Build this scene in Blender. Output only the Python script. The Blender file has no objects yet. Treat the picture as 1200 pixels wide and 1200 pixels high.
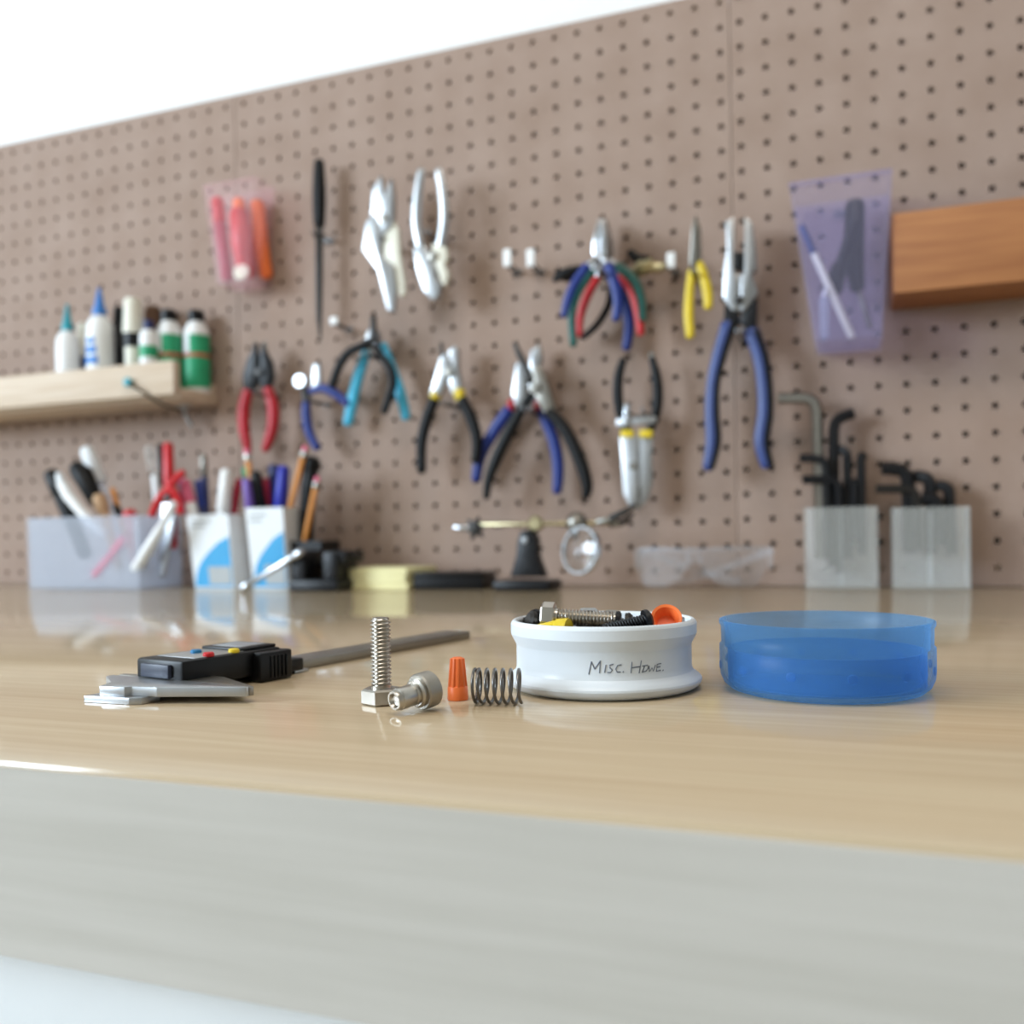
import bpy, bmesh, math, random
from mathutils import Vector, Matrix
random.seed(7)
sc = bpy.context.scene
COL = sc.collection

# ------------------------------------------------------------------ camera
F, AL, TH, RO, D0 = 1084.9, .3535, -.0037, -.0163, 1.0364      # focal length in pixels of a 1200 frame, yaw, pitch, roll, distance
CX, CY, H = 600.0, 633.0, .0544                                  # principal point, eye height above the bench top
YB = D0 * math.cos(AL)                                           # pegboard front face
def cam_to_world(v):                                             # v = right, up, forward in the camera
    X, Z, Y = v
    x = X*math.cos(RO) - Z*math.sin(RO); z2 = X*math.sin(RO) + Z*math.cos(RO)
    y = Y*math.cos(TH) - z2*math.sin(TH); z = Y*math.sin(TH) + z2*math.cos(TH)
    return Vector((x*math.cos(AL) - y*math.sin(AL), x*math.sin(AL) + y*math.cos(AL), z))
EYE = Vector((0, 0, H))
cam_d = bpy.data.cameras.new('camera'); cam = bpy.data.objects.new('camera', cam_d); COL.objects.link(cam)
r_, u_, f_ = cam_to_world((1, 0, 0)), cam_to_world((0, 1, 0)), cam_to_world((0, 0, 1))
mw = Matrix.Identity(4)
for i in range(3):
    mw[i][0], mw[i][1], mw[i][2], mw[i][3] = r_[i], u_[i], -f_[i], EYE[i]
cam.matrix_world = mw
cam_d.sensor_width = 36; cam_d.lens = F/1200*36; cam_d.shift_y = (CY-600)/1200
cam_d.clip_start = .01; cam_d.clip_end = 50
cam_d.dof.use_dof = True; cam_d.dof.focus_distance = .305; cam_d.dof.aperture_fstop = 9
sc.camera = cam

# ------------------------------------------------------------------ world, lights, exposure
w = bpy.data.worlds.new('world'); sc.world = w; w.use_nodes = True
w.node_tree.nodes['Background'].inputs['Color'].default_value = (.75, .87, 1, 1)
w.node_tree.nodes['Background'].inputs['Strength'].default_value = 1.0
def area(name, loc, aim, sx, sy, power, color):
    l = bpy.data.lights.new(name, 'AREA'); l.shape = 'RECTANGLE'; l.size = sx; l.size_y = sy; l.energy = power; l.color = color
    o = bpy.data.objects.new(name, l); COL.objects.link(o); o.location = loc
    o.rotation_euler = (Vector(aim)-Vector(loc)).to_track_quat('-Z', 'Y').to_euler(); return o
area('window_daylight', (-3.58, -1.95, 1.15), (-.3, .5, .3), 1.7, 1.35, 165, (.72, .86, 1))
area('ceiling_lamp', (0, -.35, 1.84), (0, -.35, 0), 1.3, .6, 14, (1, .90, .80))
sc.view_settings.view_transform = 'Standard'; sc.view_settings.look = 'None'
sc.view_settings.gamma = 1; sc.view_settings.use_curve_mapping = False
sc.view_settings.exposure = 0.36
sc.cycles.use_denoising = True
sc.cycles.max_bounces = 12; sc.cycles.transparent_max_bounces = 48; sc.cycles.transmission_bounces = 10

# ------------------------------------------------------------------ where a pixel's ray meets a plane of the room
def ray(px, py): return cam_to_world(((px-CX)/F, -(py-CY)/F, 1))
def P(px, py, d=0.0):                       # on the plane d metres in front of the pegboard
    r = ray(px, py); return EYE + r*((YB-d)/r.y)
def T(px, py, z=0.0):                       # on the bench top
    r = ray(px, py); return EYE + r*((z-H)/r.z)
def mpp(p): return (p-EYE).dot(f_)/F        # metres per pixel there
def XZ(px, py, d): q = P(px, py, d); return (q.x, q.z)

# ------------------------------------------------------------------ materials
def lin(c): return tuple(((v/255)/12.92 if v/255 <= .04045 else ((v/255+.055)/1.055)**2.4) for v in c) + (1,)
MATS = {}
def mat(name, rgb, rough=.5, metal=0, trans=0, ior=1.45, var=.06, scale=60, coat=0, sub=0, stretch=None, rgb2=None, bump=0, alpha=1, spec=.5):
    if name in MATS: return MATS[name]
    m = bpy.data.materials.new(name); m.use_nodes = True; nt = m.node_tree; b = nt.nodes['Principled BSDF']
    b.inputs['Roughness'].default_value = rough; b.inputs['Metallic'].default_value = metal
    b.inputs['Transmission Weight'].default_value = trans; b.inputs['IOR'].default_value = ior
    b.inputs['Coat Weight'].default_value = coat; b.inputs['Coat Roughness'].default_value = .15
    b.inputs['Alpha'].default_value = alpha; b.inputs['Specular IOR Level'].default_value = spec
    if sub: b.inputs['Subsurface Weight'].default_value = sub; b.inputs['Subsurface Scale'].default_value = .004
    tc = nt.nodes.new('ShaderNodeTexCoord'); n = nt.nodes.new('ShaderNodeTexNoise'); n.inputs['Scale'].default_value = scale
    n.inputs['Detail'].default_value = 5
    if stretch:
        mp = nt.nodes.new('ShaderNodeMapping'); mp.inputs['Scale'].default_value = stretch
        nt.links.new(tc.outputs['Object'], mp.inputs['Vector']); nt.links.new(mp.outputs['Vector'], n.inputs['Vector'])
    else: nt.links.new(tc.outputs['Object'], n.inputs['Vector'])
    cr = nt.nodes.new('ShaderNodeValToRGB'); c = lin(rgb); c2 = lin(rgb2) if rgb2 else tuple(max(0, v*(1-2.2*var)) for v in c[:3])+(1,)
    cr.color_ramp.elements[0].position = .3; cr.color_ramp.elements[1].position = .7
    cr.color_ramp.elements[0].color = c2; cr.color_ramp.elements[1].color = c
    nt.links.new(n.outputs['Fac'], cr.inputs['Fac']); nt.links.new(cr.outputs['Color'], b.inputs['Base Color'])
    if bump:
        bp = nt.nodes.new('ShaderNodeBump'); bp.inputs['Strength'].default_value = bump; bp.inputs['Distance'].default_value = .001
        nt.links.new(n.outputs['Fac'], bp.inputs['Height']); nt.links.new(bp.outputs['Normal'], b.inputs['Normal'])
    MATS[name] = m; return m
def bench_wood():
    m = bpy.data.materials.new('maple_bench'); m.use_nodes = True; nt = m.node_tree; b = nt.nodes['Principled BSDF']
    tc = nt.nodes.new('ShaderNodeTexCoord')
    mp = nt.nodes.new('ShaderNodeMapping'); mp.inputs['Scale'].default_value = (1.6, 26, 26)
    mp2 = nt.nodes.new('ShaderNodeMapping'); mp2.inputs['Scale'].default_value = (9, 420, 420)
    n1 = nt.nodes.new('ShaderNodeTexNoise'); n1.inputs['Scale'].default_value = 1.6; n1.inputs['Detail'].default_value = 6; n1.inputs['Distortion'].default_value = .4
    n2 = nt.nodes.new('ShaderNodeTexNoise'); n2.inputs['Scale'].default_value = 1; n2.inputs['Detail'].default_value = 3
    for mm, nn in ((mp, n1), (mp2, n2)):
        nt.links.new(tc.outputs['Object'], mm.inputs['Vector']); nt.links.new(mm.outputs['Vector'], nn.inputs['Vector'])
    r1 = nt.nodes.new('ShaderNodeValToRGB'); r1.color_ramp.elements[0].position = .3; r1.color_ramp.elements[1].position = .72
    r1.color_ramp.elements[0].color = lin((185, 164, 134)); r1.color_ramp.elements[1].color = lin((198, 180, 151))
    r2 = nt.nodes.new('ShaderNodeValToRGB'); r2.color_ramp.elements[0].position = .35; r2.color_ramp.elements[1].position = .65
    r2.color_ramp.elements[0].color = (.91, .90, .87, 1); r2.color_ramp.elements[1].color = (1, 1, 1, 1)
    mx = nt.nodes.new('ShaderNodeMix'); mx.data_type = 'RGBA'; mx.blend_type = 'MULTIPLY'; mx.inputs['Factor'].default_value = 1
    nt.links.new(n1.outputs['Fac'], r1.inputs['Fac']); nt.links.new(n2.outputs['Fac'], r2.inputs['Fac'])
    nt.links.new(r1.outputs['Color'], mx.inputs['A']); nt.links.new(r2.outputs['Color'], mx.inputs['B'])
    nt.links.new(mx.outputs['Result'], b.inputs['Base Color'])
    b.inputs['Roughness'].default_value = .5; b.inputs['Specular IOR Level'].default_value = .02; b.inputs['Coat Weight'].default_value = .92; b.inputs['Coat Roughness'].default_value = .11; b.inputs['Coat IOR'].default_value = 1.5
    bp = nt.nodes.new('ShaderNodeBump'); bp.inputs['Strength'].default_value = .02; bp.inputs['Distance'].default_value = .0002
    nt.links.new(n2.outputs['Fac'], bp.inputs['Height']); nt.links.new(bp.outputs['Normal'], b.inputs['Normal'])
    return m
M_bench = bench_wood()
M_edge = mat('maple_edge', (197, 191, 181), .5, stretch=(3, 30, 60), scale=3, rgb2=(186, 180, 169))
M_peg = mat('pegboard_brown', (164, 143, 130), .75, scale=18, rgb2=(153, 131, 117), spec=.22)
M_wall = mat('white_paint', (238, 238, 236), .7, var=.01)
M_room = mat('beige_paint', (186, 182, 174), .75, var=.01)
M_floor = mat('grey_floor', (190, 186, 178), .5, scale=6)
M_pine = mat('pale_pine', (216, 200, 180), .6, stretch=(4, 60, 60), scale=3, rgb2=(200, 178, 152))
M_oak = mat('orange_wood', (168, 112, 66), .6, stretch=(4, 60, 60), scale=3, rgb2=(146, 92, 52))
M_steel = mat('bright_steel', (186, 188, 190), .36, 1)
M_steel_d = mat('dull_steel', (150, 146, 138), .38, 1)
M_stain = mat('stainless', (196, 190, 180), .3, 1)
M_stain_b = mat('blasted_stainless', (176, 170, 160), .45, 1)
M_chrome = mat('chrome', (206, 209, 214), .2, 1)
M_dark = mat('black_oxide', (22, 23, 26), .42, spec=.35)
M_hook = mat('zinc_wire', (120, 120, 120), .4, 1)
M_darkst = mat('dark_steel', (58, 56, 54), .42, .7)
M_blk = mat('black_rubber', (13, 14, 16), .5, spec=.3)
M_blkp = mat('black_plastic', (8, 9, 11), .4, var=.03, spec=.35)
M_red = mat('red_grip', (176, 26, 38), .42)
M_redb = mat('bright_red', (205, 30, 36), .4)
M_blue = mat('blue_grip', (28, 50, 128), .42)
M_blue_l = mat('slate_blue_grip', (48, 66, 124), .42)
M_navy = mat('navy_grip', (28, 40, 92), .45)
M_cyan = mat('cyan_grip', (66, 178, 212), .42)
M_green = mat('green_grip', (30, 92, 84), .45)
M_yellow = mat('yellow_grip', (228, 200, 42), .42)
M_white = mat('white_plastic', (240, 241, 240), .38, var=.015)
M_dish = mat('dish_plastic', (220, 227, 232), .35, var=.01)
M_ivory = mat('ivory_plastic', (232, 230, 214), .45, var=.02)
M_whitec = mat('white_card', (232, 236, 238), .6, var=.02)
M_swoosh = mat('sky_blue_print', (48, 160, 214), .5, var=.03)
M_labelg = mat('grey_print', (176, 180, 180), .6, var=.03)
M_gluebl = mat('glue_blue', (58, 128, 206), .42)
M_teal = mat('teal_plastic', (40, 160, 176), .42)
M_gbot = mat('green_label', (44, 166, 116), .45)
M_gred = mat('rust_print', (190, 96, 70), .5)
M_orange = mat('orange_plastic', (248, 124, 62), .4, var=.02)
M_orange2 = mat('pencil_orange', (214, 138, 48), .5)
M_tan = mat('tan_wood', (196, 160, 122), .6)
M_purple = mat('violet_plastic', (120, 92, 176), .42)
M_bluem = mat('marker_blue', (40, 48, 168), .4)
M_crim = mat('crimson_plastic', (170, 30, 62), .42)
M_pink = mat('pink_plastic', (232, 110, 140), .45)
M_paper = mat('yellow_paper', (246, 240, 186), .75, var=.02)
M_brass = mat('brass', (200, 188, 150), .3, 1)
M_ink = mat('pencil_ink', (112, 120, 132), .7, var=.1, scale=900)
M_lcd = mat('lcd_grey', (150, 154, 158), .3, var=.02)
M_plate = mat('caliper_face', (164, 166, 166), .35, .3, var=.02)
def film(name, rgb, opac, rough=.3, tint=None, transl=.35):
    """thin translucent plastic: part of the light passes straight, part is scattered through, part is reflected"""
    m = mat(name, rgb, rough, var=0); nt = m.node_tree; b = nt.nodes['Principled BSDF']; out = nt.nodes['Material Output']
    tr = nt.nodes.new('ShaderNodeBsdfTransparent'); tr.inputs['Color'].default_value = lin(tint or (250, 252, 255))
    tl = nt.nodes.new('ShaderNodeBsdfTranslucent'); tl.inputs['Color'].default_value = lin(rgb)
    m1 = nt.nodes.new('ShaderNodeMixShader'); m1.inputs[0].default_value = transl
    nt.links.new(b.outputs[0], m1.inputs[1]); nt.links.new(tl.outputs[0], m1.inputs[2])
    lw = nt.nodes.new('ShaderNodeLayerWeight'); lw.inputs['Blend'].default_value = .5
    fr = nt.nodes.new('ShaderNodeMath'); fr.operation = 'POWER'; fr.inputs[1].default_value = 4; nt.links.new(lw.outputs['Facing'], fr.inputs[0])
    mr = nt.nodes.new('ShaderNodeMapRange'); mr.inputs['To Min'].default_value = opac; mr.inputs['To Max'].default_value = min(1, opac+.45)
    nt.links.new(fr.outputs[0], mr.inputs['Value'])
    m2 = nt.nodes.new('ShaderNodeMixShader'); nt.links.new(mr.outputs['Result'], m2.inputs[0])
    nt.links.new(tr.outputs[0], m2.inputs[1]); nt.links.new(m1.outputs[0], m2.inputs[2]); nt.links.new(m2.outputs[0], out.inputs['Surface']); return m
M_clear = film('clear_plastic', (248, 250, 252), .1, .08)
M_frost = film('frosted_plastic', (226, 232, 242), .33, .3)
M_frost2 = film('milky_plastic', (248, 248, 240), .18, .35, None, .15)
M_lav = film('lavender_clear', (214, 214, 238), .1, .2, (246, 245, 254))
M_rosy = film('rosy_clear', (250, 226, 232), .08, .2, (255, 251, 252))
M_blid = film('blue_translucent', (130, 192, 242), .2, .28, (216, 233, 249), .5)
M_lens = mat('lens_glass', (248, 250, 252), .03, trans=1, ior=1.5, var=0)
M_cardb = mat('brown_card', (104, 76, 56), .7)

# ------------------------------------------------------------------ mesh helpers
ORG = {}
def thing(name, label, cat, loc, group=None):
    o = bpy.data.objects.new(name, None); COL.objects.link(o); o.empty_display_size = .01
    o.location = loc; ORG[o] = Vector(loc); o['label'] = label; o['category'] = cat
    if group: o['group'] = group
    return o
def obj(name, bm, m, parent=None, org=None, label=None, sharp=35):
    bmesh.ops.recalc_face_normals(bm, faces=bm.faces)
    base = ORG[parent] if parent is not None else Vector(org or (0, 0, 0))
    bmesh.ops.translate(bm, verts=bm.verts, vec=-base)
    me = bpy.data.meshes.new(name)
    for f in bm.faces: f.smooth = True
    bm.to_mesh(me); bm.free(); me.set_sharp_from_angle(angle=math.radians(sharp)); me.materials.append(m)
    o = bpy.data.objects.new(name, me); COL.objects.link(o)
    ORG[o] = base
    if parent is not None: o.parent = parent
    else: o.location = base
    if label: o['label'] = label
    return o
def single(name, bm, m, label, cat, org, group=None, sharp=35):
    o = obj(name, bm, m, None, org, label, sharp); o['category'] = cat
    if group: o['group'] = group
    return o
def struct(name, bm, m):
    o = obj(name, bm, m); o['kind'] = 'structure'; return o
def copy_tree(root, loc, label=None, rot=None):
    c = root.copy(); COL.objects.link(c); c.location = loc
    if rot: c.rotation_euler = rot
    if label: c['label'] = label
    for ch in root.children:
        k = ch.copy(); COL.objects.link(k); k.parent = c
        for g in ch.children:
            q = g.copy(); COL.objects.link(q); q.parent = k
    return c
def B(): return bmesh.new()
def box(bm, c, s, rot=None, bev=0, seg=2):
    g = bmesh.ops.create_cube(bm, size=1)['verts']
    for v in g: v.co = Vector((v.co.x*s[0], v.co.y*s[1], v.co.z*s[2]))
    if bev:
        es = list({e for v in g for e in v.link_edges})
        r = bmesh.ops.bevel(bm, geom=es, offset=bev, segments=seg, profile=.5, affect='EDGES')
        g = list({v for f in r['faces'] for v in f.verts} | {v for v in g if v.is_valid})
    if rot is not None:
        R = rot if isinstance(rot, Matrix) else Matrix.Rotation(rot, 3, 'Z')
        for v in g: v.co = R @ v.co
    for v in g: v.co += Vector(c)
    return bm
def bx(bm, a, b, bev=0):                               # box by two corners
    a, b = Vector(a), Vector(b); return box(bm, (a+b)/2, [abs(v) for v in (b-a)], bev=bev)
def frame_of(t, hint):
    s = t.cross(hint)
    if s.length < 1e-6: s = t.cross(Vector((1, 0, 0.1)))
    s.normalize(); n = s.cross(t).normalized(); return s, n
def tube(bm, pts, seg=10, flat=1.0, hint=(0, 1, 0), smooth=0, round_=True):
    """pts: (Vector, radius); radius in the plane square to hint, radius*flat along it"""
    pts = [(Vector(p), r) for p, r in pts]
    if smooth and len(pts) > 2:
        out = []
        for i in range(len(pts)-1):
            p0, p1, p2, p3 = pts[max(i-1, 0)], pts[i], pts[i+1], pts[min(i+2, len(pts)-1)]
            for k in range(smooth):
                t = k/smooth; t2, t3 = t*t, t*t*t
                f = lambda a, b, c, d: .5*(2*b+(c-a)*t+(2*a-5*b+4*c-d)*t2+(3*b-a-3*c+d)*t3)
                out.append((f(p0[0], p1[0], p2[0], p3[0]), f(p0[1], p1[1], p2[1], p3[1])))
        out.append(pts[-1]); pts = out
    if round_:
        (a, ra), (b, rb) = pts[0], pts[-1]
        ta = (pts[0][0]-pts[1][0]).normalized(); tb = (pts[-1][0]-pts[-2][0]).normalized()
        pts = [(a+ta*ra*.6, ra*.35), (a+ta*ra*.4, ra*.78)] + pts + [(b+tb*rb*.4, rb*.78), (b+tb*rb*.6, rb*.35)]
    hint = Vector(hint); rings = []
    for i, (p, r) in enumerate(pts):
        t = (pts[min(i+1, len(pts)-1)][0]-pts[max(i-1, 0)][0])
        if t.length < 1e-9: t = Vector((0, 0, 1))
        t.normalize(); s, n = frame_of(t, hint)
        rings.append([bm.verts.new(p + s*(r*math.cos(2*math.pi*k/seg)) + n*(r*flat*math.sin(2*math.pi*k/seg))) for k in range(seg)])
    for a, b in zip(rings, rings[1:]):
        for k in range(seg): bm.faces.new((a[k], a[(k+1) % seg], b[(k+1) % seg], b[k]))
    bm.faces.new(rings[0]); bm.faces.new(rings[-1]); return bm
def lathe(bm, prof, seg=24, mtx=None, closed=False):
    """prof: (radius, height) pairs; the ends are capped unless closed (a ring-shaped section)"""
    rings = []
    for r, z in prof:
        if r < 1e-7: rings.append([bm.verts.new((0, 0, z))])
        else: rings.append([bm.verts.new((r*math.cos(2*math.pi*k/seg), r*math.sin(2*math.pi*k/seg), z)) for k in range(seg)])
    pairs = list(zip(rings, rings[1:])) + ([(rings[-1], rings[0])] if closed else [])
    for a, b in pairs:
        for k in range(seg):
            j = (k+1) % seg
            if len(a) == 1 and len(b) == 1: break
            if len(a) == 1: bm.faces.new((a[0], b[k], b[j]))
            elif len(b) == 1: bm.faces.new((a[k], a[j], b[0]))
            else: bm.faces.new((a[k], a[j], b[j], b[k]))
    if not closed:
        for rg in (rings[0], rings[-1]):
            if len(rg) > 1: bm.faces.new(rg)
    if mtx is not None:
        for rg in rings:
            for v in rg: v.co = mtx @ v.co
    return bm
def axis(p, d):                                         # matrix taking +Z to direction d at p
    return Matrix.Translation(Vector(p)) @ Vector(d).to_track_quat('Z', 'Y').to_matrix().to_4x4()
def prism(bm, pts, off, bev=0):
    """pts: 3-D outline in a plane, off: extrusion vector, centred"""
    off = Vector(off); vs = [bm.verts.new(Vector(p)-off/2) for p in pts]
    f = bm.faces.new(vs); r = bmesh.ops.extrude_face_region(bm, geom=[f])
    nv = [e for e in r['geom'] if isinstance(e, bmesh.types.BMVert)]
    bmesh.ops.translate(bm, verts=nv, vec=off)
    if bev:
        allv = set(vs) | set(nv)
        es = [e for e in bm.edges if e.verts[0] in allv and e.verts[1] in allv]
        bmesh.ops.bevel(bm, geom=es, offset=bev, segments=2, profile=.5, affect='EDGES', clamp_overlap=True)
    return bm
def plate(bm, pix, d, thick, bev=.0008):                # outline in pixels on the plane d in front of the board
    return prism(bm, [P(x, y, d) for x, y in pix], (0, thick, 0), bev)
FAT = 1.16
def fat(p): return [(q[0], q[1], q[2]*FAT)+tuple(q[3:]) for q in p]
def hand(bm, pix, d, flat=.85, smooth=4, seg=10):       # grip along a pixel path (x, y, half width)
    pts = []
    for q in pix:
        p = P(q[0], q[1], q[3] if len(q) > 3 else d); pts.append((p, q[2]*mpp(p)))
    return tube(bm, pts, seg, flat, (0, 1, 0), smooth)
def open_box(bm, x0, x1, y0, y1, z0, z1, t, tap=0, tapy=0):
    """open tray; tap: how much wider each side is at the top"""
    lo = [(x0, y0), (x1, y0), (x1, y1), (x0, y1)]; hi = [(x0-tap, y0-tapy), (x1+tap, y0-tapy), (x1+tap, y1+tapy), (x0-tap, y1+tapy)]
    sg = [(1, 1), (-1, 1), (-1, -1), (1, -1)]
    ring = lambda l, z, k: [bm.verts.new((x+sx*t*k, y+sy*t*k, z)) for (x, y), (sx, sy) in zip(l, sg)]
    a, b, c, d = ring(lo, z0, 0), ring(hi, z1, 0), ring(hi, z1, 1), ring(lo, z0+t, 1)
    for p, q in ((a, b), (b, c), (c, d)):
        for k in range(4): bm.faces.new((p[k], p[(k+1) % 4], q[(k+1) % 4], q[k]))
    bm.faces.new(a); bm.faces.new(d); return bm

# ================================================================== the setting
bm = B(); bx(bm, (-3.8, YB+.028, -.92), (2.6, YB+.13, 1.95)); struct('wall_back', bm, M_wall)
bm = B(); bx(bm, (-3.8, -3.1, -.97), (2.6, YB+.13, -.92)); struct('floor', bm, M_floor)
bm = B(); bx(bm, (-3.8, -3.1, 1.9), (2.6, YB+.13, 1.95)); struct('ceiling', bm, M_room)
bm = B()
for a, b in (((-3.7, -3.1, -.92), (-3.6, -2.85, 1.9)), ((-3.7, -1.05, -.92), (-3.6, YB+.03, 1.9)),
             ((-3.7, -2.85, -.92), (-3.6, -1.05, .4)), ((-3.7, -2.85, 1.88), (-3.6, -1.05, 1.9))): bx(bm, a, b)
struct('wall_left', bm, M_wall)
bm = B(); bx(bm, (2.5, -3.1, -.92), (2.6, YB+.03, 1.9)); struct('wall_right', bm, M_room)
bm = B(); bx(bm, (-3.8, -3.1, -.92), (2.6, -3.0, 1.9)); struct('wall_front', bm, M_room)
bm = B()
for a, b in (((-3.69, -2.85, .4), (-3.61, -2.80, 1.88)), ((-3.69, -1.1, .4), (-3.61, -1.05, 1.88)), ((-3.69, -2.8, .4), (-3.61, -1.1, .45)), ((-3.69, -2.8, 1.83), (-3.61, -1.1, 1.88))): bx(bm, a, b)
struct('window_1', bm, M_white)

# ------------------------------------------------------------------ pegboard, three panels with drilled holes
XB = -D0*math.sin(AL)
def peg_panel(name, label, xs, zs, xe0, xe1):
    V, Fc = [], []; N = 16; HR = .0031; DEP = .0055
    cs = [(math.cos(2*math.pi*k/N), math.sin(2*math.pi*k/N)) for k in range(N)]
    ze0, ze1 = .0004, zs[-1]+.0127
    for i, x in enumerate(xs):
        xl = xe0 if i == 0 else (xs[i-1]+x)/2; xr = xe1 if i == len(xs)-1 else (xs[i+1]+x)/2
        for j, z in enumerate(zs):
            zl = ze0 if j == 0 else (zs[j-1]+z)/2; zr = ze1 if j == len(zs)-1 else (zs[j+1]+z)/2
            b = len(V)
            for c, s in cs:
                m = max(abs(c), abs(s)); ox, oz = c/m, s/m
                V.append((x + (ox*(xr-x) if ox > 0 else ox*(x-xl)), YB, z + (oz*(zr-z) if oz > 0 else oz*(z-zl))))
            for c, s in cs: V.append((x+c*HR, YB, z+s*HR))
            for c, s in cs: V.append((x+c*HR, YB+DEP, z+s*HR))
            for k in range(N):
                q = (k+1) % N
                Fc.append((b+k, b+q, b+N+q, b+N+k)); Fc.append((b+N+k, b+N+q, b+2*N+q, b+2*N+k))
    b = len(V)
    for x, z in ((xe0, ze0), (xe1, ze0), (xe1, ze1), (xe0, ze1)): V.append((x, YB, z)); V.append((x, YB+DEP, z))
    for k in range(4): q = (k+1) % 4; Fc.append((b+2*k, b+2*q, b+2*q+1, b+2*k+1))
    org = Vector(((xe0+xe1)/2, YB, ze0))
    V = [tuple(Vector(v)-org) for v in V]
    me = bpy.data.meshes.new(name); me.from_pydata(V, [], Fc); me.materials.append(M_peg); me.update()
    o = bpy.data.objects.new(name, me); COL.objects.link(o); o.location = org
    o['label'] = label; o['category'] = 'pegboard'; o['group'] = 'pegboard panels on the back wall'; return o
zs = [H+.03763+.0254*r for r in range(-3, 21)]
xm = [XB-.22035+.0254*c for c in range(-5, 19)]
xr_ = [XB+.25656+.0254*c for c in range(24)]; xl_ = [xm[0]-.0269-.0254*c for c in range(24)][::-1]
seam_r, seam_l = (xm[-1]+xr_[0])/2, (xm[0]+xl_[-1])/2
peg_panel('pegboard_panel', 'brown drilled pegboard panel behind most hanging pliers, between two vertical seams', xm, zs, seam_l+.0006, seam_r-.0004)
peg_panel('pegboard_panel', 'brown drilled pegboard panel behind the two hex key holders', xr_, [z+.0019 for z in zs], seam_r+.0004, xr_[-1]+.0127)
peg_panel('pegboard_panel', 'brown drilled pegboard panel behind the glue bottle shelf and pen cups', xl_, zs, xl_[0]-.0127, seam_l-.0006)
for k, (x0, x1) in enumerate(((xl_[0]-.0127, seam_l), (seam_l, seam_r), (seam_r, xr_[-1]+.0127))):
    bm = B()
    for z0 in (.0035, .3, .585): bx(bm, (x0+.002, YB+.0056, z0), (x1-.002, YB+.0279, z0+.02))
    o = struct('trim_%d' % (k+1), bm, M_pine)

# ------------------------------------------------------------------ workbench
wb = thing('workbench', 'pale maple workbench with a glossy top under everything', 'workbench', (-.2, .57, -.92))
bm = B(); bx(bm, (-1.7, .1755, -.05), (1.3, YB-.0005, 0), bev=.0022); wt = obj('worktop', bm, M_bench, wb)
bm = B(); bx(bm, (-1.6985, .1742, -.0495), (1.2985, .1756, -.0018)); obj('front_edge', bm, M_edge, wb, label='pale front edge strip')
bm = B(); bx(bm, (-1.68, .195, -.915), (1.28, YB-.03, -.0502)); obj('cabinet_base', bm, M_wall, wb)

# ================================================================== things on the pegboard
def hook(px, py, label, reach=.045, gap=5, up=8, tab=0):
    """double prong peg hook pushed into the board at pixel (px, py)"""
    c = P(px, py, reach*.8); c.y = YB; s = mpp(c); t = thing('peg_hook', label, 'hook', c, 'wire hooks in the pegboard')
    for sx in (-1, 1):
        x = c.x+sx*gap*s
        bm = B(); tube(bm, [((x, YB+.008, c.z+.004), .0014), ((x, YB-.002, c.z), .0014), ((x, YB-reach+.004, c.z), .0014), ((x, YB-reach, c.z+up*s*.5), .0014)], 8, 1, (1, 0, 0), 3)
        obj('prong', bm, M_hook, t)
    bm = B(); bx(bm, (c.x-gap*s-.002, YB-.0035, c.z-.0022), (c.x+gap*s+.002, YB-.002, c.z+.0022)); obj('crossbar', bm, M_hook, t)
    if tab:
        e = Vector((c.x, YB-reach-.0015, c.z+tab*s*.35)); bm = B(); box(bm, e, (gap*2.2*s+.003, .003, tab*s), bev=.0012); obj('end_tab', bm, M_white, t, label='pale end tab')
    return t
def tool(name, label, cat, px, py, d, group=None): return thing(name, label, cat, P(px, py, d), group)
G_PL = 'pliers and cutters hanging on the pegboard'

# --- lineman's pliers with slate blue grips
d = .034; t = tool('lineman_pliers', 'large steel-headed pliers with slate blue grips and a slotted jaw', 'pliers', 868, 360, d, G_PL)
bm = B(); plate(bm, [(851, 262), (861, 256), (861, 322), (868, 324), (868, 366), (858, 365), (848, 350), (849, 318), (853, 294)], d, .013, .0012); obj('jaw', bm, M_steel, t)
bm = B(); plate(bm, [(869, 366), (868, 324), (873, 322), (873, 256), (882, 262), (886, 294), (887, 318), (881, 323), (889, 345), (874, 365)], d, .013, .0012); obj('jaw', bm, M_steel, t)
bm = B(); plate(bm, [(862, 297), (872, 297), (872, 317), (862, 317)], d-.0005, .0125, .0004); obj('cutter_slot', bm, M_blkp, t)
bm = B(); q = P(866, 352, d+.007); lathe(bm, [(0, 0), (.0045, 0), (.0045, .0012), (.003, .002), (0, .002)], 16, axis(q, (0, -1, 0))); obj('pivot', bm, M_darkst, t)
bm = B(); plate(bm, [(850, 356), (866, 366), (868, 378), (860, 388), (848, 384)], d-.001, .012, .001); obj('shank', bm, M_dark, t)
bm = B(); plate(bm, [(870, 368), (888, 350), (887, 388), (876, 390), (868, 378)], d-.001, .012, .001); obj('shank', bm, M_dark, t)
L = [(854, 380, 8), (843, 417, 7.5), (836, 449, 7), (834.5, 484, 7.5), (836, 518, 8), (830, 548, 6)]
R_ = [(881, 388, 8), (891, 417, 8), (896, 449, 8), (897, 484, 8), (893, 518, 8), (899, 545, 6.5)]
for pth in (L, R_):
    bm = B(); hand(bm, fat(pth), d, .8); h = obj('grip', bm, M_blue_l, t)
    bm = B(); hand(bm, [(x+4.6, y, r*.55) for x, y, r in pth], d+.003, 1); obj('grip_edge', bm, M_blkp, h, label='black inner grip edge')
hook(868, 392, 'wire hook holding the large slate blue pliers', gap=3)

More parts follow.
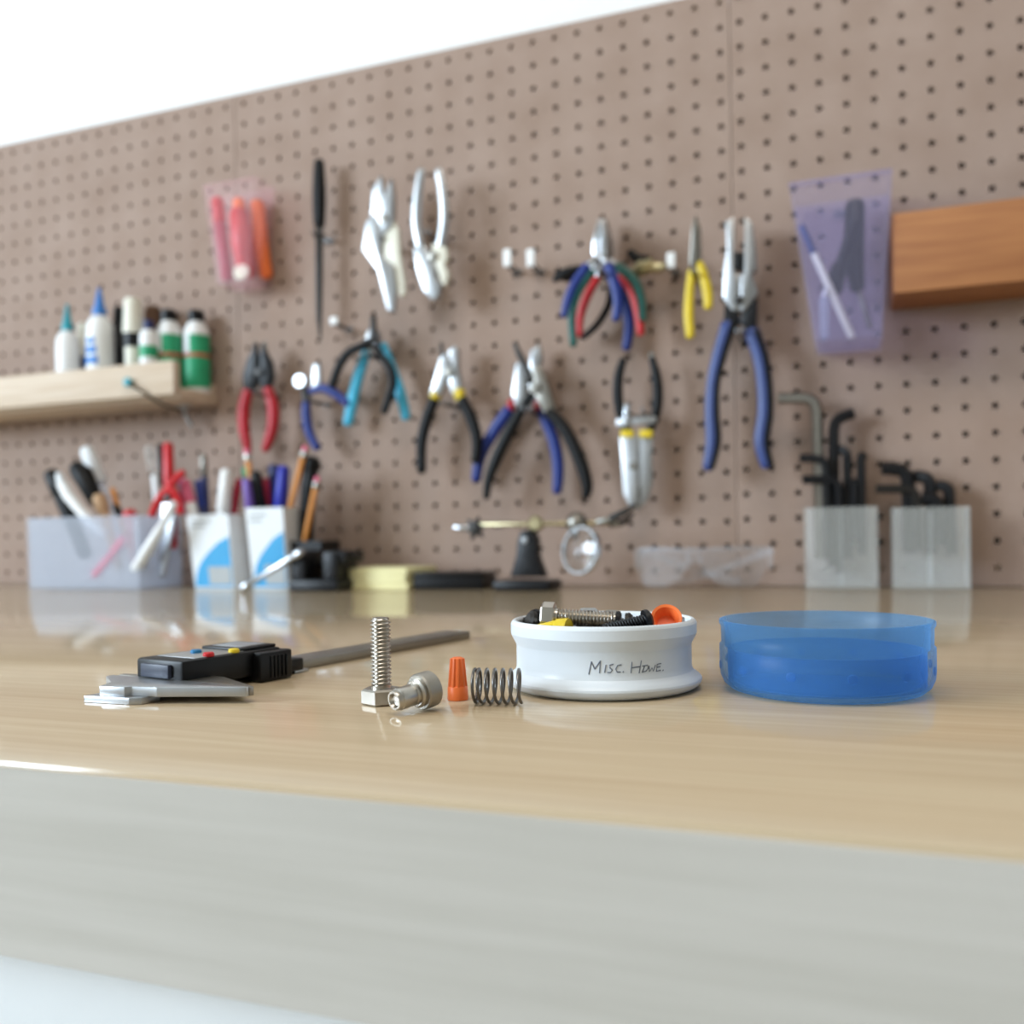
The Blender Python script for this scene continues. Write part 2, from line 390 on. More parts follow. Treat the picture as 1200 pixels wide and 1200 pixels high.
# --- black wire stripper hanging upside down
d = .03; t = tool('wire_stripper', 'upside-down wire stripper with black grips, yellow collars and a holed steel blade', 'stripper', 747, 540, d, G_PL)
for pth in ([(733, 503, 4.5), (728, 490, 5), (724, 465, 5.5), (725, 440, 5.2), (730, 422, 4)], [(762, 503, 4.5), (768, 488, 5), (771, 465, 5.5), (769, 440, 5), (764, 420, 3.6)]):
    bm = B(); hand(bm, fat(pth), d, .8); obj('grip', bm, M_blk, t)
bm = B(); hand(bm, [(764, 422, 2), (763, 413, 1.8)], d); obj('grip_tip', bm, M_steel_d, t)
for x in (735, 757):
    bm = B(); plate(bm, [(x-7, 504), (x+8, 504), (x+8, 513), (x-7, 513)], d, .009, .001); obj('collar', bm, M_yellow, t, label='yellow collar')
bm = B(); plate(bm, [(727, 511), (748, 511), (749, 598), (738, 595), (731, 578), (729, 545)], d+.0012, .0035, .0006); obj('blade', bm, M_steel, t)
bm = B(); plate(bm, [(746, 511), (766, 511), (764, 535), (765, 565), (760, 585), (748, 598)], d-.0012, .0035, .0006); obj('blade', bm, M_steel, t)
bm = B(); lathe(bm, [(0, 0), (.0042, 0), (.0042, .0016), (.003, .0026), (0, .0026)], 16, axis(P(742, 546, d+.003), (0, -1, 0))); obj('pivot', bm, M_steel_d, t)
bm = B(); plate(bm, [(743, 570), (750, 570), (750, 584), (743, 584)], d+.0002, .0052, .0004); obj('notch', bm, M_darkst, t)
bm = B(); plate(bm, [(723, 491), (769, 488), (769, 496), (723, 500)], d+.004, .003, .0005); obj('crossbar', bm, M_steel, t)
bm = B(); plate(bm, [(732, 474), (739, 474), (738, 500), (731, 500)], d+.007, .003, .0005); obj('latch', bm, M_chrome, t)
hook(747, 484, 'wire hook under the crossbar of the upside-down wire stripper', gap=8)

# --- yellow collared pliers
d = .03; t = tool('diagonal_cutter', 'steel pliers with black grips and bright yellow collars', 'pliers', 525, 445, d, G_PL)
bm = B(); plate(bm, [(517, 420), (524, 413), (530, 430), (526, 440), (518, 463), (505, 463), (510, 445)], d+.0015, .008, .001); obj('jaw', bm, M_steel, t)
bm = B(); plate(bm, [(527, 412), (534, 405), (538, 410), (538, 432), (544, 463), (531, 463), (524, 440)], d-.0015, .008, .001); obj('jaw', bm, M_steel, t)
bm = B(); hand(bm, [(518, 417, 3), (517, 402, 2.2)], d); obj('jaw_tip', bm, M_darkst, t)
bm = B(); lathe(bm, [(0, 0), (.005, 0), (.005, .0015), (0, .002)], 16, axis(P(526, 436, d+.005), (0, -1, 0))); obj('pivot', bm, M_steel_d, t)
for x, dx in ((511, -2), (538, 3)):
    bm = B(); hand(bm, [(x, 459, 7), (x+dx*.6, 467, 6.6)], d, .9, 1); obj('collar', bm, M_yellow, t, label='yellow collar')
for pth in ([(509, 468, 6), (500, 492, 6.2), (494, 520, 5.8), (494, 552, 5)], [(541, 468, 6), (552, 490, 6.5), (559, 515, 6), (557, 540, 5)]):
    bm = B(); hand(bm, fat(pth), d, .85); obj('grip', bm, M_blk, t)
hook(525, 474, 'wire hook holding the yellow collared pliers', gap=4)

# --- black pliers in front of blue pliers
d = .02; t = tool('combination_pliers', 'blue gripped pliers with red collars, partly behind black gripped pliers', 'pliers', 618, 455, d, G_PL)
bm = B(); plate(bm, [(606, 425), (617, 428), (619, 450), (617, 470), (606, 478), (601, 462)], d+.001, .008, .001); obj('jaw', bm, M_steel, t)
bm = B(); plate(bm, [(623, 412), (633, 404), (636, 420), (632, 440), (632, 474), (624, 472), (620, 450)], d-.001, .008, .001); obj('jaw', bm, M_steel, t)
for x in (599, 631):
    bm = B(); hand(bm, [(x+1, 471, 6), (x, 479, 5.6)], d, .9, 1); obj('collar', bm, M_red, t, label='red collar')
for pth in ([(596, 481, 6.2), (578, 507, 6.6), (563, 535, 6.3), (558, 562, 5.2)], [(634, 483, 5.4), (648, 513, 6.2), (654, 545, 6.2), (653, 576, 5)]):
    bm = B(); hand(bm, fat(pth), d, .85); obj('grip', bm, M_blue, t)
d = .036; t = tool('long_nose_pliers', 'dark steel pliers with long black grips crossing over blue gripped pliers', 'pliers', 628, 465, d, G_PL)
bm = B(); hand(bm, [(603, 402, 2.5), (608, 414, 4), (615, 428, 4.5), (622, 446, 6)], d+.001, .9); obj('jaw', bm, M_darkst, t)
bm = B(); plate(bm, [(624, 428), (635, 430), (643, 450), (652, 480), (640, 487), (628, 464)], d-.001, .008, .001); obj('jaw', bm, M_steel_d, t)
bm = B(); lathe(bm, [(0, 0), (.006, 0), (.006, .0015), (0, .0025)], 16, axis(P(627, 455, d+.004), (0, -1, 0))); obj('pivot', bm, M_steel_d, t)
for pth in ([(624, 462, 4.5), (614, 476, 5.2), (600, 500, 6.4), (583, 535, 6.4), (573, 562, 5.2), (570, 583, 3.6)], [(644, 483, 6), (662, 503, 6.5), (679, 538, 7), (688, 568, 6.2), (686, 582, 4.2)]):
    bm = B(); hand(bm, fat(pth), d, .85); obj('grip', bm, M_blk, t)
hook(622, 482, 'wire hook holding the blue and the black gripped pliers together', gap=4, reach=.055)

# --- black and cyan pliers
d = .038; t = tool('ring_pliers', 'bowed black gripped pliers hanging in front of cyan gripped pliers', 'pliers', 438, 395, d, G_PL)
bm = B(); plate(bm, [(435, 370), (440, 370), (441, 392), (442, 404), (435, 402), (434, 392)], d, .006, .001); obj('jaw', bm, M_darkst, t)
for pth in ([(437, 398, 4), (425, 405, 4.6), (408, 414, 4.8), (397, 430, 4.6), (389, 452, 4.4)], [(440, 408, 4), (448, 419, 4.4), (457, 432, 4.8), (460, 449, 4.8), (455, 468, 4.6), (450, 483, 4)]):
    bm = B(); hand(bm, fat(pth), d, .9); obj('grip', bm, M_blk, t)
d = .022; t = tool('flush_cutter', 'chrome-headed cutter with straight cyan grips', 'cutter', 438, 400, d, G_PL)
bm = B(); plate(bm, [(432, 388), (438, 383), (441, 396), (438, 410), (424, 412), (421, 405), (429, 398)], d+.001, .007, .0012); obj('jaw', bm, M_chrome, t)
bm = B(); plate(bm, [(440, 384), (446, 390), (447, 412), (443, 418), (438, 410)], d-.001, .007, .0012); obj('jaw', bm, M_chrome, t)
for pth in ([(430, 412, 5), (420, 440, 6), (413, 470, 6), (408, 496, 5.2)], [(450, 404, 3.6), (460, 434, 5.4), (469, 460, 5.8), (476, 489, 5.2)]):
    bm = B(); hand(bm, fat(pth), d, .85); obj('grip', bm, M_cyan, t)
hook(437, 418, 'wire hook holding the cyan and black pliers', gap=3, reach=.05)

# --- blue nippers with splayed grips
d = .028; t = tool('end_nipper', 'small chrome-headed nipper with one blue grip down and one out sideways', 'nipper', 357, 450, d, G_PL)
bm = B(); lathe(bm, [(0, -.006), (.0075, -.006), (.009, -.004), (.009, .004), (.0075, .006), (0, .006)], 20, axis(P(354, 447, d), (0, -1, 0))); obj('jaw', bm, M_chrome, t)
bm = B(); plate(bm, [(368, 427), (376, 427), (377, 456), (366, 458)], d-.003, .006, .001); obj('jaw', bm, M_steel, t)
bm = B(); hand(bm, [(356, 454, 4.5), (358, 464, 5), (359, 470, 5)], d, .9); obj('shank', bm, M_darkst, t)
bm = B(); hand(bm, [(359, 472, 5), (359, 488, 5.8), (363, 508, 5.6), (372, 525, 4.8)], d, .9); obj('grip', bm, M_blue, t)
bm = B(); hand(bm, [(363, 459, 4), (378, 455, 5.2), (393, 461, 5.6), (408, 473, 4.6)], d-.002, .9); obj('grip', bm, M_blue, t)
hook(366, 470, 'wire hook holding the small splayed blue nipper', gap=3)

# --- red handled strippers
d = .028; t = tool('wire_cutter', 'black-headed wire cutter with two red grips, below the clear rosy bin', 'cutter', 305, 440, d, G_PL)
bm = B(); plate(bm, [(297, 412), (299, 402), (301, 402), (302, 413), (305, 420), (305, 446), (298, 457), (287, 458), (286, 440), (291, 422)], d+.001, .008, .001); obj('jaw', bm, M_dark, t)
bm = B(); plate(bm, [(306, 420), (307, 413), (308, 402), (310, 402), (312, 412), (319, 424), (321, 440), (317, 458), (308, 457), (304, 440)], d-.001, .008, .001); obj('jaw', bm, M_dark, t)
bm = B(); lathe(bm, [(0, 0), (.0045, 0), (.0045, .0015), (0, .002)], 16, axis(P(303, 436, d+.0045), (0, -1, 0))); obj('pivot', bm, M_darkst, t)
bm = B(); hand(bm, [(298, 412, 1.3), (299, 399, 1)], d); obj('jaw_tip', bm, M_steel_d, t)
bm = B(); hand(bm, [(311, 412, 1.3), (311, 399, 1)], d); obj('jaw_tip', bm, M_steel_d, t)
for pth in ([(291, 457, 5.6), (286, 478, 6.5), (286, 502, 6), (289, 518, 5), (291, 530, 3.6)], [(314, 457, 5.6), (320, 476, 6.5), (320, 498, 6.2), (315, 516, 5.4), (311, 527, 4.2)]):
    bm = B(); hand(bm, fat(pth), d, .85); obj('grip', bm, M_red, t)
hook(304, 462, 'wire hook holding the red gripped wire cutter', gap=2.5)

# --- cluster of small pliers, four on one hook
def small_pliers(name, label, d, head, lm, lp, rm, rp, dz):
    t = tool(name, label, 'pliers', 705, 320, d, G_PL)
    for s in (-1, 1):
        bm = B(); plate(bm, [(706+dz, 305), (706+s*9+dz, 300), (706+s*8+dz, 280), (706+s*2.5+dz, 258), (706+s*.5+dz, 258)], d+s*.0008, .006, .0006); obj('jaw', bm, head, t)
    for m, p in ((lm, lp), (rm, rp)):
        q = p[0]
        bm = B(); hand(bm, [(706+dz, 300, 3.4), (q[0], q[1], 4)], d, .9, 1); obj('shank', bm, head, t)
        bm = B(); hand(bm, fat(p), d, .85); obj('grip', bm, m, t)
    return t
small_pliers('small_pliers', 'small pliers with dark blue grips, front of the overlapping cluster', .066, M_chrome, M_blue, [(688, 312, 5), (675, 330, 5), (666, 350, 5), (661, 370, 4)], M_blue, [(713, 312, 5.5), (721, 335, 5.5), (724, 355, 5), (722, 374, 4.4)], -2)
small_pliers('small_pliers', 'small pliers with dark green grips in the overlapping cluster', .050, M_steel, M_green, [(694, 318, 4.6), (678, 340, 4.8), (670, 366, 4.6), (672, 404, 4)], M_green, [(724, 312, 4.8), (742, 328, 5), (751, 350, 4.6), (753, 374, 4)], 0)
small_pliers('small_pliers', 'small pliers with bright red grips inside the overlapping cluster', .034, M_steel, M_redb, [(700, 326, 4.2), (688, 348, 4.6), (680, 372, 4.2), (679, 392, 3.6)], M_redb, [(728, 322, 4.6), (742, 344, 4.6), (748, 368, 4.4), (751, 391, 3.8)], 1)
small_pliers('small_pliers', 'small pliers with one bowed black grip and one cobalt grip, rear of the cluster', .018, M_darkst, M_blk, [(716, 336, 3.6), (713, 358, 3.8), (700, 380, 3.8), (684, 395, 3.4)], M_blue, [(718, 322, 5), (731, 352, 5.4), (737, 380, 5.4), (734, 408, 4.8)], 3)
hook(708, 322, 'long wire hook holding the cluster of four small pliers', gap=2.5, reach=.085)
d = .02; t = tool('spring_clamp', 'small black clamp poking out beside the pliers cluster', 'clamp', 662, 325, d)
bm = B(); hand(bm, [(650, 328, 4), (662, 320, 6), (680, 314, 4)], d, .9); obj('jaw', bm, M_blk, t)
bm = B(); hand(bm, [(652, 318, 3), (664, 326, 5), (678, 318, 3.5)], d-.006, .9); obj('jaw', bm, M_blk, t)

# --- yellow handled pair
d = .04; t = tool('tweezer_pliers', 'slim pliers with two plain yellow grips', 'pliers', 815, 300, d, G_PL)
bm = B(); plate(bm, [(808, 312), (811, 270), (815, 252), (817, 270), (816, 312)], d+.0012, .006, .0006); obj('jaw', bm, M_steel_d, t)
bm = B(); plate(bm, [(816, 308), (816, 270), (817, 252), (821, 270), (822, 306)], d-.0012, .006, .0006); obj('jaw', bm, M_steel_d, t)
bm = B(); hand(bm, [(811, 318, 5), (808, 342, 5.2), (807, 370, 5.8), (809, 394, 5)], d+.001, .85); obj('grip', bm, M_yellow, t)
bm = B(); hand(bm, [(819, 309, 5), (824, 322, 5.8), (829, 342, 6), (830, 360, 5)], d-.001, .85); obj('grip', bm, M_yellow, t)
hook(788, 314, 'short wire hook beside the yellow gripped pliers', gap=3, reach=.03, tab=18)
hook(815, 322, 'wire hook holding the yellow gripped pliers', gap=2, reach=.055)
for x, y, l in ((598, 312, 'empty wire hook above the blue and black pliers, nearer the white locking pliers'), (625, 312, 'empty wire hook above the blue and black pliers, nearer the small pliers cluster'), (396, 381, 'round-tipped hook between the long awl and the cyan cutter')):
    hook(x, y, l, gap=3, reach=.035, up=8, tab=(9 if x < 500 else 20))
# brass fittings
d = .03; t = tool('brass_fitting', 'small brass hose fitting with a black rubber end beside the pliers cluster', 'fitting', 752, 312, d)
bm = B(); lathe(bm, [(0, 0), (.0065, 0), (.0065, .006), (.0085, .006), (.0085, .013), (.006, .0135), (.005, .022), (0, .022)], 6, axis(P(744, 320, d), (.9, -.2, .35))); obj('nut', bm, M_brass, t)
bm = B(); lathe(bm, [(0, 0), (.0055, 0), (.0062, .002), (.0055, .004), (.0062, .006), (.0055, .008), (.0045, .016), (0, .016)], 16, axis(P(762, 314, d), (.9, -.2, -.1))); obj('barb', bm, M_brass, t)
bm = B(); hand(bm, [(738, 296, 5), (748, 304, 6), (756, 303, 5)], .02, .9); obj('rubber_end', bm, M_blk, t)

# --- bright steel locking pliers near the top
d = .04; t = tool('locking_pliers', 'bright steel locking pliers hanging with two tapering handles down', 'pliers', 450, 300, d, G_PL)
bm = B(); plate(bm, [(426, 294), (430, 262), (440, 250), (448, 268), (447, 300), (462, 312), (465, 335), (463, 366), (455, 364), (444, 318)], d+.002, .007, .0012); obj('handle', bm, M_steel, t)
bm = B(); plate(bm, [(450, 300), (452, 262), (460, 252), (468, 270), (470, 300), (475, 330), (476, 345), (470, 349), (462, 325)], d-.002, .007, .0012); obj('handle', bm, M_ivory, t, label='cream painted handle')
bm = B(); plate(bm, [(436, 262), (438, 225), (448, 206), (452, 232), (460, 210), (463, 232), (462, 264), (450, 276)], d, .009, .0012); obj('jaw', bm, M_steel, t)
bm = B(); lathe(bm, [(0, 0), (.005, 0), (.005, .002), (0, .003)], 16, axis(P(450, 256, d+.004), (0, -1, 0))); obj('pivot', bm, M_steel_d, t)
hook(450, 284, 'wire hook holding the bright locking pliers with tapering handles', gap=3)
t = tool('crimping_pliers', 'bright steel pliers hanging with the hooked notched jaw down', 'pliers', 505, 300, d, G_PL)
bm = B(); plate(bm, [(486, 292), (500, 288), (505, 300), (512, 312), (512, 326), (519, 334), (516, 348), (509, 353), (498, 342), (490, 318)], d+.001, .009, .0012); obj('jaw', bm, M_steel, t)
bm = B(); plate(bm, [(508, 286), (524, 290), (526, 304), (522, 310), (527, 322), (524, 336), (520, 334), (515, 320), (508, 306)], d-.001, .009, .0012); obj('jaw', bm, M_ivory, t, label='cream painted jaw')
for pth in ([(493, 290, 6), (488, 260, 6.5), (490, 225, 6), (494, 200, 5)], [(516, 288, 6), (521, 258, 6.5), (519, 224, 6), (514, 200, 5)]):
    bm = B(); hand(bm, pth, d, .7); obj('handle', bm, M_steel, t)
bm = B(); lathe(bm, [(0, 0), (.005, 0), (.005, .002), (0, .003)], 16, axis(P(507, 300, d+.005), (0, -1, 0))); obj('pivot', bm, M_steel_d, t)
hook(505, 276, 'wire hook holding the bright pliers with the hooked jaw', gap=3)

# --- long dark awl
d = .022; t = tool('scratch_awl', 'long thin dark steel awl hanging point down between bin and locking pliers', 'awl', 374, 300, d)
bm = B(); hand(bm, [(374, 260, 5), (374, 320, 4.6), (374, 370, 3.6), (375, 394, 1.6), (375, 399, .6)], d, .9, 1); obj('shaft', bm, M_darkst, t)
bm = B(); hand(bm, [(374, 264, 6.5), (374, 235, 8), (374, 205, 7), (374, 190, 6)], d, 1); obj('handle', bm, M_blk, t)
hook(374, 276, 'wire hook holding the long dark awl', gap=5, reach=.03)

# --- hanging clear bins
def bin_(name, label, m, px0, px1, bx0, bx1, yt, yb, d0, d1, t=.0016):
    tb = P((bx0+bx1)/2, yb, d1); th = thing(name, label, 'bin', tb)
    lo = [P(bx0, yb, d1), P(bx1, yb-6, d1)]; hi = [P(px0, yt, d1), P(px1, yt, d1)]
    zb, zt = (lo[0].z+lo[1].z)/2, hi[0].z
    bm = B(); x0, x1 = lo[0].x, lo[1].x; tp = ((hi[1].x-hi[0].x)-(x1-x0))/2; cx = (hi[0].x+hi[1].x)/2-(x0+x1)/2
    open_box(bm, x0, x1, YB-d1, YB-d0, zb, zt, t, tp, 0)
    for v in bm.verts: v.co.x += cx*(v.co.z-zb)/(zt-zb)
    o = obj('bin_body', bm, m, th, sharp=20)
    bm = B(); bx(bm, (x0+cx-tp, YB-d1-.003, zt-.004), (x1+cx+tp, YB-d1, zt), bev=.0008); obj('rim', bm, m, th)
    return th, (x0, x1, zb, zt)
th, (x0, x1, zb, zt) = bin_('parts_bin', 'clear lavender-tinted parts bin of tools hanging beside the orange wood shelf', M_lav, 924, 1046, 954, 1034, 215, 400, .006, .075)
hook(985, 250, 'wire hook behind the clear lavender bin', reach=.004)
def stick(name, label, cat, segs, d, seg=10, group=None):
    """segs: (part, material, pixel path with half widths)"""
    p0 = segs[0][2][0]; t = tool(name, label, cat, p0[0], p0[1], d, group)
    for part, m, pth in segs:
        bm = B(); hand(bm, pth, d, 1, 1, seg); obj(part, bm, m, t)
    return t
stick('mixing_stick', 'pale cream stick slanting inside the clear lavender bin', 'stick', [('shaft', M_ivory, [(998, 394, 4.2), (976, 346, 4.2), (954, 298, 4)]), ('end_cap', M_blue_l, [(953, 296, 4.4), (940, 266, 4.2)])], .058)
stick('black_brush', 'black brush standing in the clear lavender bin', 'brush', [('handle', M_blk, [(1000, 262, 5), (984, 312, 6)]), ('bristles', M_blk, [(984, 312, 9), (976, 340, 11)])], .045)
stick('black_knife', 'thick black tool handle standing in the clear lavender bin', 'tool', [('handle', M_blkp, [(1002, 240, 11), (1000, 300, 12), (1005, 338, 8)]), ('blade', M_steel_d, [(1006, 340, 3.6), (1020, 384, 3)])], .03)
stick('clear_tube', 'short pale plastic tube near the base of the clear lavender bin', 'tube', [('barrel', M_frost, [(966, 395, 5), (966, 350, 5.5)]), ('nozzle', M_white, [(966, 348, 3), (968, 338, 2)])], .062)

th, (x0, x1, zb, zt) = bin_('parts_bin', 'clear rosy parts bin of red tools hanging above the red wire cutter', M_rosy, 238, 300, 254, 292, 218, 334, .006, .045)
hook(285, 250, 'wire hook behind the clear rosy bin', reach=.004)
stick('red_marker', 'crimson marker in the clear rosy bin', 'marker', [('barrel', M_crim, [(267, 326, 7), (258, 262, 7)]), ('cap', M_redb, [(258, 260, 7.5), (255, 235, 7)])], .036)
stick('screwdriver_handle', 'thick orange-red tool handle in the clear rosy bin', 'screwdriver', [('handle', M_redb, [(289, 320, 11), (284, 285, 13), (280, 250, 11)]), ('ferrule', M_orange, [(281, 248, 8), (280, 236, 7)])], .030)
stick('utility_knife', 'orange flat knife handle in the clear rosy bin', 'knife', [('handle', M_orange, [(312, 322, 8), (306, 290, 9), (301, 240, 9)]), ('button', M_redb, [(309, 300, 3.5), (307, 284, 3.5)])], .014)
bm = B(); lathe(bm, [(0, -.002), (.0085, -.002), (.0098, -.001), (.0098, .001), (.0085, .002), (0, .002)], 20, axis(P(283, 319, .0415), (.2, -1, .2))); single('ivory_disc', bm, M_ivory, 'ivory plastic disc at the front of the clear rosy bin', 'disc', P(283, 319, .0415))

# --- shelves
SD = .084
xs = P(257, 470, 0).x
t = thing('shelf_tray', 'pale pine shelf tray with a front lip, carrying the glue bottles', 'shelf', (xs-.3, YB, .226))
bm = B(); bx(bm, (xs-.62, YB-SD+.012, .226), (xs, YB-.0002, .239), bev=.0008); obj('base_board', bm, M_pine, t)
bm = B(); bx(bm, (xs-.62, YB-SD, .2295), (xs, YB-SD+.012, .2695), bev=.001); obj('front_lip', bm, M_pine, t)
bm = B(); bx(bm, (xs-.60, YB-.018, .2391), (xs-.003, YB-.0002, .2520), bev=.0008); obj('back_batten', bm, M_pine, t)
q = P(150, 448, SD+.004)
t = thing('scribing_wire', 'teal-headed wire pin stuck in the pale shelf lip, dark tail hanging', 'pin', q)
bm = B(); lathe(bm, [(0, -.004), (.004, -.004), (.0055, -.001), (.0055, .002), (.003, .004), (0, .004)], 14, axis(q, (0, -1, 0))); obj('pin_head', bm, M_teal, t)
bm = B(); tube(bm, [(q, .0016), (P(166, 459, SD+.006), .0016), (P(190, 474, SD-.01), .0016), (P(212, 480, SD-.03), .0014)], 8, 1, (0, 1, 0), 4); obj('wire_tail', bm, M_darkst, t)
q = P(221, 488, .02)
t = thing('shelf_hook', 'small steel hook hanging under the near end of the pine shelf', 'hook', q)
bm = B(); tube(bm, [((q.x-.006, q.y, .2245), .0024), ((q.x-.004, q.y, .214), .0024), ((q.x+.001, q.y, .206), .0024), ((q.x+.004, q.y, .199), .0022)], 8, 1, (0, 1, 0), 4); obj('wire', bm, M_steel, t)
bm = B(); bx(bm, (q.x-.012, q.y-.006, .2238), (q.x+.004, q.y+.006, .2259), bev=.0005); obj('foot_plate', bm, M_steel, t)
xo = P(1047, 330, .07).x
t = thing('shelf_tray', 'orange-brown wooden shelf tray beside the clear lavender bin', 'shelf', (xo+.15, YB, .28))
zo = P(1047, 344, .07).z; zo2 = P(1047, 250, .07).z
bm = B(); bx(bm, (xo, YB-.056, zo), (xo+.42, YB-.0002, zo+.014), bev=.001); obj('base_board', bm, M_oak, t)
bm = B(); bx(bm, (xo, YB-.07, zo), (xo+.42, YB-.056, zo2), bev=.0012); obj('front_lip', bm, M_oak, t)
bm = B(); bx(bm, (xo, YB-.056, zo+.0141), (xo+.012, YB-.0002, zo2), bev=.001); obj('end_board', bm, M_oak, t)

# --- bottles on the pine shelf
Z0 = .2392
def bottle(name, label, px, d, parts, cat='bottle', group='bottles on the pine shelf'):
    """parts: (part, material, profile as (radius, height) in millimetres)"""
    x = P(px, 430, d).x; t = thing(name, label, cat, (x, YB-d, Z0), group)
    for part, m, prof in parts:
        bm = B(); lathe(bm, [(r/1000, z/1000) for r, z in prof], 24, Matrix.Translation((x, YB-d, Z0+.0001))); obj(part, bm, m, t)
    return t, x
def glue(label, px, d, nozzle, k=1.0, bars=None, h_=1.38):
    t, x = bottle('glue_bottle', label, px, d, [
        ('body', M_white, [(0, 0), (15*k, 0), (17*k, 2), (17*k, 55*h_), (16*k, 66*h_), (11*k, 73*h_), (7*k, 75*h_), (0, 75*h_)]),
        ('nozzle', nozzle, [(0, 75*h_+.2), (8.5*k, 75*h_+.2), (8.5*k, 75*h_+8), (6.5*k, 75*h_+10), (2.8*k, 75*h_+30), (1.8*k, 75*h_+35), (0, 75*h_+35)])])
    if bars:
        for k2, (z, hh, a0, a1) in enumerate(bars):
            bm = B(); n = 8
            vs = []
            for zz in (z, z+hh):
                vs.append([bm.verts.new((x+.0173*k*math.cos(a0+(a1-a0)*i/n), YB-d+.0173*k*math.sin(a0+(a1-a0)*i/n), Z0+zz)) for i in range(n+1)])
            for i in range(n): bm.faces.new((vs[0][i], vs[0][i+1], vs[1][i+1], vs[1][i]))
            obj('label_print', bm, M_gluebl, t)
    return t
glue('small white glue bottle with a thin teal nozzle, end of the shelf row', 80, .046, M_teal, .86, None, 1.2)
glue('white glue bottle with a tall blue nozzle and blue print', 118, .05, M_gluebl, 1.0, [(.040, .010, -2.2, -1.0), (.053, .010, -2.2, -1.1), (.066, .007, -2.0, -1.2)])
bottle('cap_bottle', 'white capped dark bottle behind the two glue bottles', 101, .022, [('body', M_navy, [(0, 0), (10, 0), (11, 2), (11, 56), (8, 60), (0, 60)]), ('cap', M_ivory, [(0, 60.2), (9.5, 60.2), (9.5, 101), (8, 104), (0, 104)])])
bottle('ink_bottle', 'slim black bottle beside the blue-nozzled glue bottle', 140, .028, [('body', M_dark, [(0, 0), (11.5, 0), (12, 2), (12, 84), (8, 98), (0, 98)]), ('cap', M_blkp, [(0, 98.2), (7, 98.2), (6, 118), (0, 118)])])
bottle('cap_bottle', 'ivory bottle with a black collar and a tall ivory cap', 157, .048, [('body', M_ivory, [(0, 0), (10, 0), (10.5, 1.5), (10.5, 59), (0, 59)]), ('collar', M_blkp, [(0, 59.2), (12, 59.2), (12, 76), (0, 76)]), ('cap', M_ivory, [(0, 76.2), (12, 76.2), (12.5, 79), (10.5, 117), (9, 120), (0, 120)])])
bottle('dropper_bottle', 'dark bottle with a brown top behind the white ones', 180, .022, [('body', M_navy, [(0, 0), (11, 0), (12, 2), (12, 76), (9, 84), (0, 84)]), ('cap', M_cardb, [(0, 84.2), (10, 84.2), (10, 112), (7, 116), (0, 116)])])
def green_bottle(label, px, d, k=1.0, low=0):
    return bottle('lubricant_bottle', label, px, d, [
        ('base', M_white, [(0, 0), (15.2*k, 0), (16*k, 1.5), (16*k, 6), (0, 6)]),
        ('label_wrap', M_gbot, [(0, 6.1), (16.2*k, 6.1), (16.2*k, 44), (0, 44)]),
        ('label_stripe', M_gred, [(0, 44.1), (16.25*k, 44.1), (16.25*k, 49), (0, 49)]),
        ('upper_label', M_gbot, [(0, 49.1), (16.2*k, 49.1), (16.2*k, 72), (0, 72)]),
        ('shoulder', M_white, [(0, 72.1), (16*k, 72.1), (15*k, 80), (10*k, 88), (8.5*k, 90), (0, 90)]),
        ('cap', M_blkp, [(0, 90.1), (10*k, 90.1), (10.5*k, 92), (10*k, 102), (8*k, 104), (0, 104)])])
def white_panel(tt, d, k):                              # the white field on the side of the green label
    t, x = tt; bm = B(); n = 10; vs = []
    for zz in (.0495, .0718): vs.append([bm.verts.new((x+.0164*k*math.cos(a), YB-d+.0164*k*math.sin(a), Z0+zz)) for a in [math.radians(170+105*i/n) for i in range(n+1)]])
    for i in range(n): bm.faces.new((vs[0][i], vs[0][i+1], vs[1][i+1], vs[1][i]))
    obj('label_panel', bm, M_whitec, t)
g = green_bottle('green-labelled bottle with black cap, standing at the shelf end', 231, .02, 1.0); white_panel(g, .02, 1.0)
g = green_bottle('green-labelled bottle with black cap, second from the shelf end', 199, .036, .98); white_panel(g, .036, .98)
g = bottle('dropper_bottle', 'small white bottle with navy cap, hugging the second green-labelled bottle', 175, .056, [('body', M_white, [(0, 0), (10.5, 0), (11, 1.5), (11, 68), (8, 76), (0, 76)]), ('label_wrap', M_gbot, [(11.15, 42), (11.15, 56), (0, 56), (0, 42)]), ('cap', M_navy, [(0, 76.2), (6.5, 76.2), (6, 88), (0, 88)])])

